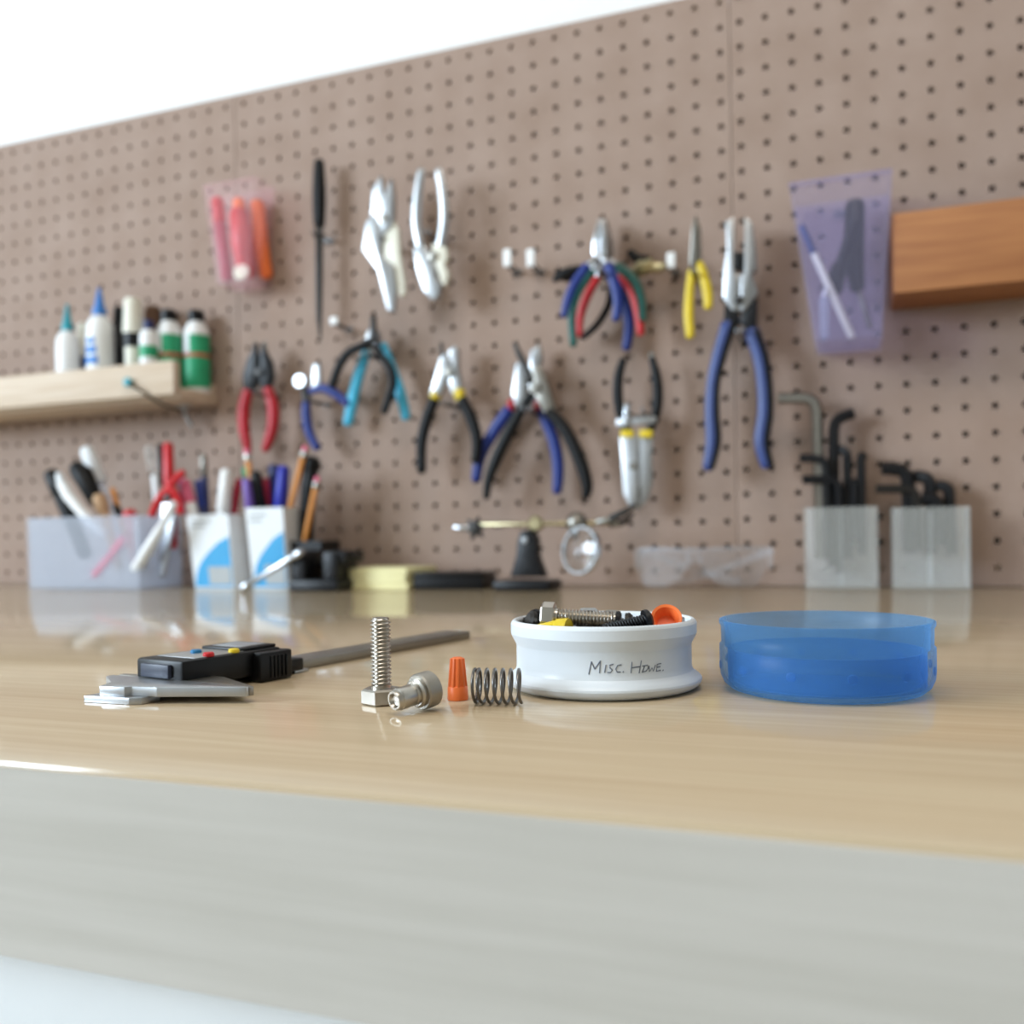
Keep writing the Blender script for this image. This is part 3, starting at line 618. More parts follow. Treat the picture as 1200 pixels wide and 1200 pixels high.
# ================================================================== hex keys in two holders
def holder(px0, px1, yt, yb, d0, d1, label):
    x0, x1 = P(px0, yb, d1).x, P(px1, yb, d1).x; zt = P((px0+px1)/2, yt, d1).z
    t = thing('key_holder', label, 'holder', ((x0+x1)/2, YB-(d0+d1)/2, 0), 'milky holders of hex keys')
    bm = B(); open_box(bm, x0, x1, YB-d1, YB-d0, .0003, zt, .0016); obj('pocket', bm, M_frost2, t, sharp=20)
    bm = B(); bx(bm, ((x0+x1)/2-.001, YB-d1+.0018, .003), ((x0+x1)/2+.001, YB-d0-.0018, zt-.004)); obj('divider', bm, M_frost2, t)
holder(944, 1030, 594, 690, .014, .044, 'milky plastic holder with the big silver hex key')
holder(1047, 1138, 594, 690, .014, .044, 'milky plastic holder with only black hex keys')
def hexkey(label, pth, r, m, d, d2=None):
    p = [P(x, y, dd) for x, y, dd in pth]; t = thing('hex_key', label, 'hex key', p[-1], 'hex keys in the holders')
    s = mpp(p[0]); c = p[1]; a = (p[0]-c).normalized(); b = (p[2]-c).normalized(); rr = r*s*(1.3 if r < 6.2 else 1.05)
    k = min(2.6*rr, (p[0]-c).length*.6)
    bm = B(); tube(bm, [(p[0], rr), (c+a*k, rr), (c+a*k*.4+b*k*.12, rr), (c+b*k*.4+a*k*.12, rr), (c+b*k, rr), (p[2], rr)], 6, 1, (0, 1, 0.02), 0, False)
    obj('bar', bm, m, t, sharp=25)
K = M_dark
hexkey('big silver hex key, the largest in the row', [(912, 467, .030), (957, 466, .030), (962, 655, .030)], 6.5, M_steel_d, .03)
hexkey('tallest black hex key, short arm towards the bare board', [(1000, 484, .020), (977, 491, .024), (977, 664, .028)], 5, K, .026)
hexkey('black hex key with its arm crossing the silver one, upper', [(937, 537, .037), (968, 537, .037), (970, 655, .037)], 4, K, .036)
hexkey('black hex key with its arm crossing the silver one, lower', [(940, 562, .041), (983, 562, .038), (984, 672, .035)], 4, K, .036)
hexkey('mid-height black hex key bent towards the viewer, beside the tallest black one', [(983, 526, .022), (993, 530, .026), (994, 655, .030)], 4, K, .03)
hexkey('slim black hex key at the outer edge of the first holder', [(1012, 536, .019), (1009, 532, .028), (1010, 650, .033)], 4, K, .03)
hexkey('short black hex key low in the first holder, between taller ones', [(1004, 566, .020), (1001, 562, .034), (1002, 632, .036)], 3.2, K, .034)
hexkey('thickest black hex key of the second holder, arm towards the first holder', [(1033, 549, .032), (1064, 549, .030), (1066, 648, .030)], 6, K, .03)
hexkey('middle black hex key of the second holder', [(1071, 558, .022), (1090, 559, .026), (1091, 650, .028)], 5.5, K, .026)
hexkey('outermost black hex key of the second holder', [(1098, 569, .024), (1112, 570, .026), (1115, 650, .028)], 5, K, .026)
hexkey('black hex key with a low arm, front of the second holder', [(1026, 573, .040), (1074, 573, .038), (1076, 645, .037)], 4, M_darkst, .038)
hexkey('short stubby black hex key crossing the middle of the second holder', [(1080, 584, .036), (1098, 584, .036), (1100, 640, .036)], 6, K, .036)

# ================================================================== bench back row
def S(px, d): q = P(px, 685, d); return Vector((q.x, YB-d, 0))
# wide frosted bin with brushes and scissors
x0, x1 = P(34, 680, .125).x, P(163, 680, .125).x; zt = P(140, 604, .125).z
t = thing('desk_bin', 'wide frosted plastic bin of scissors and brushes on the bench', 'bin', ((x0+x1)/2, YB-.09, 0))
bm = B(); open_box(bm, x0, x1, YB-.125, YB-.052, .0003, zt, .002, .001, .001); obj('bin_body', bm, M_frost, t, sharp=20)
stick('wooden_brush', 'brush with thick black bristles and tan handle in the frosted bin', 'brush', [('handle', M_tan, [(140, 665, 5), (122, 600, 6)]), ('ferrule', M_tan, [(121, 598, 8), (116, 584, 9)]), ('bristles', M_blk, [(113, 588, 9), (97, 556, 12), (90, 549, 10)])], .098)
stick('plastic_scraper', 'pale grey scraper leaning up above the frosted bin', 'scraper', [('handle', M_frost, [(146, 640, 5), (118, 565, 5)]), ('blade', M_whitec, [(118, 563, 7), (107, 540, 9), (102, 528, 8)])], .075)
stick('white_ruler', 'curved white plastic strip leaning across the frosted bin corner', 'ruler', [('strip', M_white, [(122, 625, 5), (96, 600, 6), (80, 580, 7), (72, 566, 6)]), ('tip', M_whitec, [(72, 565, 5.5), (69, 556, 4)])], .118)
stick('black_marker', 'fat black marker leaning out of the frosted bin end', 'marker', [('barrel', M_blk, [(100, 650, 8), (82, 604, 9), (72, 582, 9)]), ('cap', M_blkp, [(71, 580, 9.5), (60, 556, 9)])], .092)
stick('orange_pencil', 'short orange pencil with black tip between tan brush and scissors', 'pencil', [('barrel', M_orange2, [(150, 640, 3.4), (132, 574, 3.4)]), ('band', M_blk, [(141, 606, 4.2), (136, 592, 4.2)])], .085)
stick('pink_highlighter', 'pink stick seen slanting through the frosted bin wall', 'highlighter', [('barrel', M_pink, [(112, 674, 5), (134, 648, 5)]), ('cap', M_pink, [(135, 646, 5.4), (146, 632, 5.4)])], .120)
stick('white_spatula', 'white stick seen slanting through the frosted bin wall', 'spatula', [('blade', M_white, [(160, 666, 7), (188, 620, 6)]), ('handle', M_white, [(189, 618, 4.5), (204, 590, 4.5)])], .120)
# scissors with red bows
d = .1; t = tool('scissors', 'red-handled scissors standing in the frosted bin', 'scissors', 197, 640, d)
def bow(pix, r=3.6):
    bm = B(); pts = [(P(x, y, d), r*mpp(P(x, y, d))) for x, y in pix]; tube(bm, pts, 8, 1, (0, 1, 0), 3); return bm
obj('handle_loop', bow([(178, 604), (184, 590), (192, 578), (202, 574), (208, 584), (212, 600)], 4.6), M_redb, t)
obj('handle_loop', bow([(196, 576), (203, 566), (212, 555), (214, 556)], 4.6), M_redb, t)
bm = B(); lathe(bm, [(0, 0), (.0042, 0), (.0042, .003), (0, .004)], 14, axis(P(197, 584, d+.002), (0, -1, 0))); obj('pivot_screw', bm, M_darkst, t)
bm = B(); plate(bm, [(190, 590), (206, 590), (203, 625), (192, 676), (186, 676)], d, .003, .0004); obj('blade', bm, M_steel, t)
stick('utility_knife', 'red knife with black spine standing upright above the scissors', 'knife', [('handle', M_redb, [(202, 640, 6), (198, 560, 6.4), (197, 522, 6)]), ('spine', M_blk, [(191, 568, 3.8), (188, 522, 3.8)])], .08)
stick('eraser_pen', 'pale green-white pen standing beside the red knife', 'pen', [('barrel', M_whitec, [(190, 640, 4.5), (184, 582, 4.5), (182, 558, 4.5)]), ('cap', M_frost2, [(180, 550, 6), (175, 525, 6)])], .07)
bm = B(); lathe(bm, [(0, -.006), (.006, -.0055), (.0085, 0), (.006, .0055), (0, .006)], 16, axis(P(152, 603, .1), (0, -.3, 1)))
t = tool('round_knob', 'small round red knob peeking over the frosted bin rim', 'knob', 152, 603, .1); obj('knob_head', bm, M_redb, t)
bm = B(); hand(bm, [(152, 606, 3), (156, 660, 3)], .1); obj('stem', bm, M_redb, t)
# card cups
def card_cup(px0, px1, bx0, bx1, yt, d, dep, label):
    t = thing('pen_cup', label, 'cup', S((bx0+bx1)/2, d-dep/2), 'white card pen cups')
    x0, x1 = P(bx0, 682, d).x, P(bx1, 682, d).x; xa, xb = P(px0, yt, d).x, P(px1, yt, d).x; zt = P((px0+px1)/2, yt, d).z
    bm = B(); open_box(bm, x0, x1, YB-d, YB-d+dep, .0003, zt, .0014, 0, 0)
    sh = lambda v: (v.co.z/zt)
    for v in bm.verts:
        k = max(0, v.co.z/zt); a = x0+(xa-x0)*k; b = x1+(xb-x1)*k; v.co.x = a+(b-a)*((v.co.x-x0)/(x1-x0))
    obj('carton', bm, M_whitec, t, sharp=20)
    W = lambda u, v: Vector(((x0+(xa-x0)*v)+((x1+(xb-x1)*v)-(x0+(xa-x0)*v))*u, YB-d-.0004, zt*v))
    bm = B(); pts = [W(.02+.1*0, .03)] + [W(.02+.94*math.sin(a), .03+.66*(1-math.cos(a))) for a in [math.radians(8*i) for i in range(1, 11)]] + [W(.97, .52), W(.97, .03)]
    pts = [W(.03, .03), W(.07, .16), (W(.16, .30)), W(.30, .41), W(.5, .52), W(.7, .62), W(.97, .70), W(.97, .03)]
    prism(bm, pts, (0, .0006, 0)); obj('printed_swoosh', bm, M_swoosh, t)
    bm = B(); prism(bm, [W(.4, .06), W(.95, .06), W(.95, .30), W(.4, .30)], (0, .0013, 0)); obj('printed_box', bm, M_labelg, t)
    for v0, u1 in ((.90, .55), (.83, .42)):
        bm = B(); prism(bm, [W(.1, v0), W(u1, v0), W(u1, v0+.025), W(.1, v0+.025)], (0, .0006, 0)); obj('printed_line', bm, M_labelg, t)
card_cup(218, 267, 229, 275, 603, .095, .032, 'white pen cup with blue swoosh, beside the frosted bin')
card_cup(287, 331, 297, 338, 595, .095, .032, 'white pen cup with blue swoosh, beside the dark cup of pencils')
PENS = 'pens and markers in the card cups'
def marker(label, top, bot, r, d, body, cap, frac=.4, name='marker', cat='marker'):
    tx, ty = top; bx_, by = bot; mx, my = tx+(bx_-tx)*frac, ty+(by-ty)*frac
    return stick(name, label, cat, [('barrel', body, [(bx_, by, r*.95), (mx, my, r)]), ('cap', cap, [(mx, my, r*1.12), (tx+(bx_-tx)*.03, ty+(by-ty)*.03, r*.95)])], d, group=PENS)
marker('fat white marker in the cup beside the frosted bin', (266, 550), (256, 668), 7.5, .08, M_white, M_white)
marker('slim crimson pen beside the fat white marker', (280, 560), (264, 668), 4.2, .07, M_crim, M_crim, .3, 'pen', 'pen')
marker('navy pen in the cup beside the frosted bin', (232, 562), (250, 668), 5, .075, M_navy, M_blue, .3, 'pen', 'pen')
marker('white pen with coral clip leaning beside the scissors', (216, 562), (240, 668), 6.5, .086, M_white, M_pink, .25, 'pen', 'pen')
marker('violet pen leaning beside the scissors', (211, 560), (238, 668), 4, .07, M_purple, M_purple, .4, 'pen', 'pen')
marker('grey-headed dark pen standing behind the navy pen', (238, 530), (246, 668), 4, .058, M_navy, M_steel_d, .2, 'pen', 'pen')
marker('pale violet marker in the cup beside the dark cup', (288, 560), (304, 668), 5, .085, M_whitec, M_purple, .32)
marker('fat black marker in the cup beside the dark cup', (299, 552), (316, 668), 7, .075, M_blk, M_blkp, .4)
marker('maroon marker between the black and cobalt markers', (311, 560), (318, 668), 5.5, .062, M_crim, M_crim, .4)
marker('fat cobalt-capped marker in the cup beside the dark cup', (333, 546), (322, 668), 7.5, .072, M_blue, M_bluem, .45)
marker('dark blue rounded marker behind the cobalt-capped one', (321, 544), (325, 668), 7, .056, M_navy, M_navy, .4)
marker('green-capped thin pen in the cup beside the dark cup', (287, 546), (310, 668), 4, .06, M_green, M_gbot, .3, 'pen', 'pen')
def pencil(label, top, bot, r, d, m=M_orange2):
    tx, ty = top; b0, b1 = bot; dx, dy = (b0-tx), (b1-ty); L = math.hypot(dx, dy); u = (dx/L, dy/L)
    at = lambda s: (tx+u[0]*s, ty+u[1]*s)
    return stick('pencil', label, 'pencil', [('barrel', m, [(*bot, r), (*at(12), r)]), ('eraser', M_pink, [(*at(5), r), (*at(0), r)]), ('ferrule', M_steel_d, [(*at(12), r*1.04), (*at(5), r*1.04)])], d, 6)
pencil('orange pencil standing highest behind the green pen', (289, 528), (308, 668), 3.8, .066)
# dark cup of pencils
x0, x1 = P(340, 685, .085).x, P(376, 685, .085).x
t = thing('pencil_cup', 'low black cup of pencil and ruler beside the white pen cups', 'cup', ((x0+x1)/2, YB-.065, 0))
bm = B(); open_box(bm, x0, x1, YB-.085, YB-.045, .0003, P(358, 634, .085).z, .0016, .001); obj('cup_body', bm, M_dark, t, sharp=20)
pencil('orange pencil leaning out of the second white cup, beside the black ruler', (358, 524), (321, 668), 3.8, .072)
pencil('orange pencil low beside the black ruler', (372, 560), (350, 668), 3.6, .078)
stick('black_ruler', 'thick black ruler standing in the dark cup', 'ruler', [('blade', M_blk, [(356, 670, 8), (362, 570, 9.5), (365, 546, 9)]), ('end_stop', M_blkp, [(365, 548, 10), (366, 540, 9.5)])], .062)
# small dark vise with chrome bar
d = .12
q = S(378, d); t = thing('bench_vise', 'small dark bench vise with a slanting chrome bar', 'vise', q)
bm = B(); bx(bm, (P(345, 685, d).x, YB-d-.012, .0002), (P(402, 685, d).x, YB-d+.045, .012), bev=.002); obj('base', bm, M_dark, t)
bm = B(); bx(bm, (P(345, 685, d).x, YB-d-.008, .012), (P(362, 685, d).x, YB-d+.04, P(350, 645, d).z), bev=.002); obj('jaw', bm, M_dark, t)
bm = B(); bx(bm, (P(382, 685, d).x, YB-d-.006, .012), (P(398, 685, d).x, YB-d+.04, P(350, 647, d).z), bev=.002); obj('jaw', bm, M_dark, t)
bm = B(); hand(bm, [(352, 664, 7), (417, 652, 7)], d-.02, 1, 1); obj('spindle', bm, M_darkst, t)
bm = B(); bx(bm, (P(396, 685, d-.02).x, YB-d-.002, P(350, 660, d).z), (P(418, 685, d-.02).x, YB-d+.038, P(350, 646, d).z), bev=.002); obj('jaw_plate', bm, M_dark, t)
bm = B(); pb = T(286, 688, .0042); pt = P(350, 649, d+.014)
tube(bm, [(pb, .0036), (pb.lerp(pt, .5), .0034), (pt, .0034)], 12, 1, (0, 1, 0)); hb = obj('handle_bar', bm, M_chrome, t, label='chrome bar')
for s in (0, 1):
    e = (pb, pt)[s]; n = (pt-pb).normalized()*(1 if s else -1)
    bm = B(); tube(bm, [(e-n*.006, .0046), (e+n*.004, .0046)], 12, 1, (0, 1, 0)); obj('bar_end', bm, M_chrome, hb)
# sticky notes and black pad
def slab(name, label, cat, m, px0, px1, d, dep, h, ang, parts=1):
    a = S(px0, d); b = S(px1, d); c = (a+b)/2+Vector((0, dep/2, 0)); t = thing(name, label, cat, c)
    return t, c, (b-a).length
t, c, w_ = slab('sticky_notes', 'block of pale yellow sticky notes on the bench', 'notepad', M_paper, 401, 476, .10, .075, .024, 0)
hh = P(430, 666, .1).z
for k in range(3):
    bm = B(); box(bm, (c.x+(.0006, -.0005, .0003)[k], c.y, hh*(k+.5)/3), (w_, .075, hh/3-.0002), .0+(.01, -.012, .006)[k], bev=.0004); obj('paper_block', bm, M_paper, t)
t, c, w_ = slab('board_eraser', 'flat black felt pad lying beside the yellow notes', 'eraser', M_blk, 482, 560, .09, .06, .016, 0)
hh = P(520, 671, .09).z
bm = B(); box(bm, (c.x, c.y, hh*.36), (w_, .06, hh*.7), .12, bev=.0015); obj('felt', bm, M_blk, t)
bm = B(); box(bm, (c.x, c.y, hh*.86), (w_*.98, .058, hh*.26), .12, bev=.001); obj('backing', bm, M_blkp, t)
# helping hand stand with magnifier
d = .085
t = thing('helping_hand', 'black cast stand with a brass-clamped rod and a magnifier', 'stand', S(618, d))
bm = B(); x0, x1 = P(586, 685, d).x, P(652, 685, d).x
bx(bm, (x0, YB-d-.022, .0002), (x1, YB-d+.022, .0105), bev=.003); obj('base', bm, M_dark, t)
bm = B(); plate(bm, [(600, 676), (607, 652), (609, 632), (613, 622), (624, 620), (631, 630), (632, 652), (641, 676)], d, .016, .002); obj('post', bm, M_dark, t)
bm = B(); lathe(bm, [(0, -.004), (.006, -.004), (.0085, -.001), (.0085, .002), (.006, .005), (0, .005)], 16, axis(P(628, 614, d), (0, -1, 0))); obj('clamp', bm, M_brass, t)
bm = B(); lathe(bm, [(0, 0), (.003, 0), (.003, .001), (0, .0014)], 12, axis(P(615, 633, d+.008), (0, -1, 0))); obj('screw', bm, M_steel, t)
bm = B(); hand(bm, [(560, 615, 2.6), (712, 613, 2.6)], d, 1, 1); obj('rod', bm, M_brass, t)
bm = B(); q = P(557, 619, d)
st = []
for k in range(12):
    r = (.0135 if k % 2 == 0 else .0065); a = math.pi*2*k/12+.2; st.append(q+Vector((r*math.cos(a), 0, r*math.sin(a))))
prism(bm, st, (0, .006, 0), .001); obj('star_knob', bm, M_darkst, t)
bm = B(); hand(bm, [(533, 618, 3), (548, 619, 4)], d, 1, 1); obj('knob_stem', bm, M_chrome, t)
bm = B(); bmesh.ops.create_uvsphere(bm, u_segments=18, v_segments=10, radius=.011, matrix=Matrix.Translation(P(676, 613, d+.004))); obj('ball_joint', bm, M_steel_d, t)
bm = B(); hand(bm, [(676, 618, 4), (676, 632, 4)], d+.01, 1, 1); obj('joint_stem', bm, M_steel, t)
c = P(681, 645, d+.018); bm = B()
lathe(bm, [(.0215, -.0028), (.0235, -.0028), (.0235, .0028), (.0215, .0028)], 32, axis(c, (-.45, -.88, .12)), closed=True); ob = obj('lens_ring', bm, M_chrome, t)
bm = B(); lathe(bm, [(0, -.0042), (.008, -.0037), (.016, -.0022), (.0214, -.0006), (.0214, .0006), (.016, .0022), (.008, .0037), (0, .0042)], 32, axis(c, (-.45, -.88, .12))); obj('lens', bm, M_lens, t)
bm = B(); hand(bm, [(700, 612, 4), (716, 609, 5), (724, 614, 5)], d, 1, 1); obj('clip_joint', bm, M_steel_d, t)
bm = B(); hand(bm, [(716, 607, 4.4), (732, 600, 4), (745, 592, 2)], d+.004, .8, 1); obj('clip_jaw', bm, M_darkst, t)
bm = B(); hand(bm, [(716, 614, 4.4), (730, 612, 4), (742, 602, 2)], d-.004, .8, 1); obj('clip_jaw', bm, M_darkst, t)
# safety glasses
d = .10
c0 = S(820, d); t = thing('safety_glasses', 'clear wraparound safety glasses lying on the bench near the key holders', 'glasses', c0)
zl, zh = .004, P(820, 640, d).z
def shell(cx, rx, ry, a0, a1, z0f, z1f, th=.002, n=16):
    bm = B(); rows = []
    for off in (0, th):
        lo, hi = [], []
        for i in range(n+1):
            u = i/n; a = math.radians(a0+(a1-a0)*u); x = cx+(rx-off)*math.cos(a); y = YB-d+.05+(ry-off)*math.sin(a)
            lo.append(bm.verts.new((x, y, z0f(u)))); hi.append(bm.verts.new((x, y, z1f(u))))
        rows.append((lo, hi))
    (l0, h0), (l1, h1) = rows
    for i in range(n):
        bm.faces.new((l0[i], l0[i+1], h0[i+1], h0[i])); bm.faces.new((l1[i], h1[i], h1[i+1], l1[i+1]))
        bm.faces.new((h0[i], h0[i+1], h1[i+1], h1[i])); bm.faces.new((l0[i], l1[i], l1[i+1], l0[i+1]))
    for i in (0, n): bm.faces.new((l0[i], h0[i], h1[i], l1[i]))
    return bm
xg0, xg1 = P(741, 680, d-.02).x, P(900, 680, d-.02).x; cxg = (xg0+xg1)/2; rg = (xg1-xg0)/2
arch = lambda u, s: zl + .006 + .016*max(0, 1-abs(u-s)/.22)
obj('lens', shell(cxg, rg, .055, 196, 266, lambda u: zl+.022*abs(2*u-1)**3, lambda u: zh-.006*abs(2*u-1)**3), M_clear, t)
obj('lens', shell(cxg, rg, .055, 274, 344, lambda u: zl+.022*abs(2*u-1)**3, lambda u: zh-.006*abs(2*u-1)**3), M_clear, t)
obj('nose_bridge', shell(cxg, rg, .057, 264, 276, lambda u: zl+.022, lambda u: zh-.002), M_clear, t)
obj('brow_bar', shell(cxg, rg+.0015, .0575, 192, 348, lambda u: zh-.0045, lambda u: zh-.001, .003, 24), M_clear, t)
for s, xa in ((-1, xg0), (1, xg1)):
    bm = B(); bx(bm, (xa-.0012, YB-d+.036, zl+.016), (xa+.0012, YB-d+.062, zh-.004), bev=.0006); obj('side_shield', bm, M_clear, t)
    bm = B(); tube(bm, [((xa, YB-d+.064, zh-.006), .004), ((xa-s*.012, YB-d+.074, zh-.010), .0038), ((xa-s*.06, YB-d+.080, .014), .0036), ((xa-s*.095, YB-d+.082, .006), .0036)], 10, .5, (0, 1, 0), 3); obj('temple', bm, M_clear, t)

# ================================================================== foreground
MM = .001
def to_w(X, Y): return Vector((X*math.cos(AL)-Y*math.sin(AL), X*math.sin(AL)+Y*math.cos(AL), 0))
# --- hex head and screw thread builders (millimetres, +Z up the shank)
def hex_head(bm, af, h, mtx, cham=.12):
    r = af/2/math.cos(math.pi/6)
    vs = []
    for rr, z in ((r*.9, 0), (r, h*cham), (r, h*(1-cham)), (r*.88, h)):
        vs.append([bm.verts.new(mtx @ Vector((rr*math.cos(math.pi/3*k), rr*math.sin(math.pi/3*k), z))) for k in range(6)])
    for a, b in zip(vs, vs[1:]):
        for k in range(6): bm.faces.new((a[k], a[(k+1) % 6], b[(k+1) % 6], b[k]))
    bm.faces.new(vs[0]); bm.faces.new(vs[-1]); return bm
def thread(bm, R, pitch, L, mtx, seg=20, z0=0, depth=.62, per=6):
    n = int(L/pitch*per); rows = []
    for i in range(n+1):
        z = z0+L*i/n; row = []; fade = min(1, (n-i)/(per*1.2), 1)
        for k in range(seg):
            ph = ((z-z0)/pitch-k/seg) % 1; tri = abs(2*ph-1); tri = min(1, max(0, (tri-.12)/.76))
            r = R-depth*pitch*(1-tri) - (1-fade)*depth*pitch*.9*tri
            a = 2*math.pi*k/seg; row.append(bm.verts.new(mtx @ Vector((r*math.cos(a), r*math.sin(a), z))))
        rows.append(row)
    for a, b in zip(rows, rows[1:]):
        for k in range(seg): bm.faces.new((a[k], a[(k+1) % seg], b[(k+1) % seg], b[k]))
    bm.faces.new(rows[0]); bm.faces.new(rows[-1]); return bm
S3 = Matrix.Scale(MM, 4)
def bolt(label, mtx, af, hh, R, pitch, L, m, cat='bolt', name='hex_bolt', group=None):
    o = mtx.translation; t = thing(name, label, cat, o, group)
    bm = B(); hex_head(bm, af, hh, mtx @ S3); obj('head', bm, m, t, sharp=25)
    bm = B(); lathe(bm, [(0, hh), (R*.985, hh), (R*.985, hh+1.0), (0, hh+1.0)], 20, mtx @ S3); obj('washer_face', bm, m, t)
    bm = B(); thread(bm, R, pitch, L, mtx @ S3, z0=hh+1.0); obj('threaded_shank', bm, m, t, sharp=60)
    return t
q = T(444, 829); q2 = q + to_w(0, 6.4*MM)
bolt('stainless hex bolt standing upright on its head beside the caliper', Matrix.Translation(q2+Vector((0, 0, .0001))) @ Matrix.Rotation(AL+.34, 4, 'Z'), 11.6, 5.2, 3.42, 1.28, 22.2, M_stain)
# --- socket cap screw lying down
qh = T(495, 833)
tip_r, hd_r = .0036, .0060
dirn = to_w(-.70, -.71).normalized(); dz = -(hd_r-tip_r)/.0175
ha = qh + Vector((0, 0, hd_r))
ax = Vector((dirn.x, dirn.y, dz)).normalized()
mt = axis(ha - ax*.0040 + Vector((0, 0, .0002)), ax) @ S3 @ Matrix.Scale(1.0, 4)
t = thing('socket_screw', 'short stainless cap screw with round head, lying in front of the upright bolt', 'screw', qh)
bm = B(); prof = [(2.6, 0), (5.3, 0), (5.75, .5), (5.8, 1.0), (5.8, 4.9), (5.4, 5.4), (0, 5.4)]
lathe(bm, [(0, 2.2), (2.3, 2.2)] + prof, 36, mt); obj('head', bm, M_stain_b, t)
bm = B(); lathe(bm, [(0, 5.4), (4.6, 5.4), (4.7, 6.5), (4.0, 7.0), (0, 7.0)], 30, mt); obj('collar', bm, M_stain, t)
bm = B(); lathe(bm, [(0, 7.0), (3.5, 7.0), (3.5, 8.0), (3.3, 8.2), (3.45, 8.5), (3.45, 13.6), (3.15, 13.9), (3.15, 15.0), (2.9, 15.4), (2.3, 15.4), (1.7, 14.2), (0, 13.6)], 30, mt); obj('shank', bm, M_stain, t)
# --- orange wire nut
def wire_nut(label, mtx, m, r0=3.5, r1=2.45, h=14.2, flutes=10, hollow=False):
    t = thing('wire_nut', label, 'wire nut', mtx.translation, 'twist-on wire nuts')
    bm = B(); pr = [(r0*.97, 0), (r0, .4), (r0*.97, 4.2), (r0*.9, 4.6)]
    if hollow: lathe(bm, pr+[(r0*.55, 4.6), (r0*.8, .3)], 28, mtx @ S3, closed=True)
    else: lathe(bm, [(0, 0)]+pr+[(0, 4.6)], 28, mtx @ S3)
    obj('skirt', bm, m, t)
    bm = B(); lathe(bm, [(0, 4.4), (r0*.82, 4.4), (r1*.84, h-.4), (r1*.6, h), (0, h)], 24, mtx @ S3); obj('core', bm, m, t)
    for k in range(flutes):
        a = 2*math.pi*(k+.3)/flutes; ca, sa = math.cos(a), math.sin(a)
        bm = B(); tube(bm, [(Vector((r0*.80*ca, r0*.80*sa, 4.5)), .55), (Vector((r1*.84*ca, r1*.84*sa, h-.6)), .5)], 6, 1, (ca, sa, 0))
        bmesh.ops.transform(bm, matrix=mtx @ S3, verts=bm.verts); obj('rib', bm, m, t)
    return t
q = T(536, 822)+to_w(0, .0033)
wire_nut('orange ribbed wire nut standing upright between screw and spring', Matrix.Translation(q+Vector((0, 0, .0001))), M_orange)
# --- spring
pa, pb = T(553, 827), T(611, 828); axs = (pb-pa); Ls = axs.length; ux = axs.normalized(); uy = Vector((-ux.y, ux.x, 0)); R = .0054; wr = .00052
base = pa + uy*R*.55
t = thing('coil_spring', 'small grey steel coil spring lying against the white dish', 'spring', (pa+pb)/2)
bm = B(); pts = []
for i in range(0, int(24*6.9)+1):
    tt = i/24
    if tt < 1.3: x = tt*wr*2.1
    else: x = 1.3*wr*2.1 + (tt-1.3)/5.6*(Ls-1.3*wr*2.1)
    a = 2*math.pi*tt-1.2; pts.append((base+ux*x+uy*(R*math.cos(a))+Vector((0, 0, R+wr+.0001+R*math.sin(a))), wr))
tube(bm, pts, 8, 1, ux); obj('coil', bm, mat('spring_steel', (122, 119, 116), .34, 1), t, sharp=60)

# --- white dish
back = lambda p, r: p + Vector((p.x, p.y, 0)).normalized()*r
cw = back(T(708, 822), .031); cw.z = 0
fr = lambda k: k*MM
t = thing('dish', 'round white plastic dish of hardware with handwriting on its side', 'dish', cw)
prof = [(0, .3), (27, .3), (29.5, .0), (31.2, .2), (32.6, .7), (33.8, 1.5), (34.5, 2.4), (34.8, 3.2), (34.7, 3.9), (34.2, 4.6), (33.2, 5.4), (32.3, 6.0), (31.7, 6.7), (31.4, 7.6), (31.3, 8.6), (31.3, 15.6), (31.5, 16.2), (32.9, 19.0), (33.2, 19.8), (33.2, 23.2), (32.8, 24.0), (32.2, 24.5), (31.5, 24.5), (31.0, 23.8), (30.6, 20), (29.8, 16), (29.6, 4), (27, 2), (0, 2)]
bm = B(); lathe(bm, [(r*MM, z*MM) for r, z in prof], 96, Matrix.Translation(cw)); obj('dish_wall', bm, M_dish, t, sharp=20)
# handwriting: pen strokes lying on the wall
def on_wall(px, py, r):
    g = ray(px, py); o = EYE.copy(); dx, dy = g.x, g.y; ox, oy = o.x-cw.x, o.y-cw.y
    a = dx*dx+dy*dy; b = 2*(ox*dx+oy*dy); c = ox*ox+oy*oy-r*r; k = (-b-math.sqrt(b*b-4*a*c))/(2*a); return o+g*k
STR = [[(691, 789), (694, 774.5)], [(694, 774.5), (698, 783)], [(698, 783), (704.5, 773.5)], [(704.5, 773.5), (703.5, 787.5)],
       [(711, 778.5), (709.5, 787)], [(719.5, 777.5), (715.5, 778.5), (715.5, 781.5), (718.5, 784), (716.5, 787), (713, 787)],
       [(729, 778), (724.5, 779), (722.5, 783), (724, 786.5), (728, 786.5)], [(731, 786.6), (731.6, 786)],
       [(741.5, 775), (740.5, 787.5)], [(752.5, 773.5), (750, 787.5)], [(741, 781.5), (751.5, 780)],
       [(756.5, 779), (753.5, 787)], [(754, 779.5), (760, 778.5), (760.5, 782), (758, 785.5), (753.5, 786.5)],
       [(761.5, 779.5), (762, 786), (765, 781.5), (766.5, 785.5), (769, 778.5)],
       [(775.5, 776.5), (771, 777.5), (770, 785.5), (775, 784.5)], [(770.5, 781), (774.5, 780.3)], [(777.6, 784.8), (778.2, 784.2)]]
bm = B(); RW = .0313
for s in STR: tube(bm, [(on_wall(x-1, y+1, RW), .00021) for x, y in s], 5, 1, (0, 0, 1))
bmesh.ops.remove_doubles(bm, verts=bm.verts, dist=1e-7)
obj('handwriting', bm, M_ink, t, label='pencilled words MISC. HDWE.')
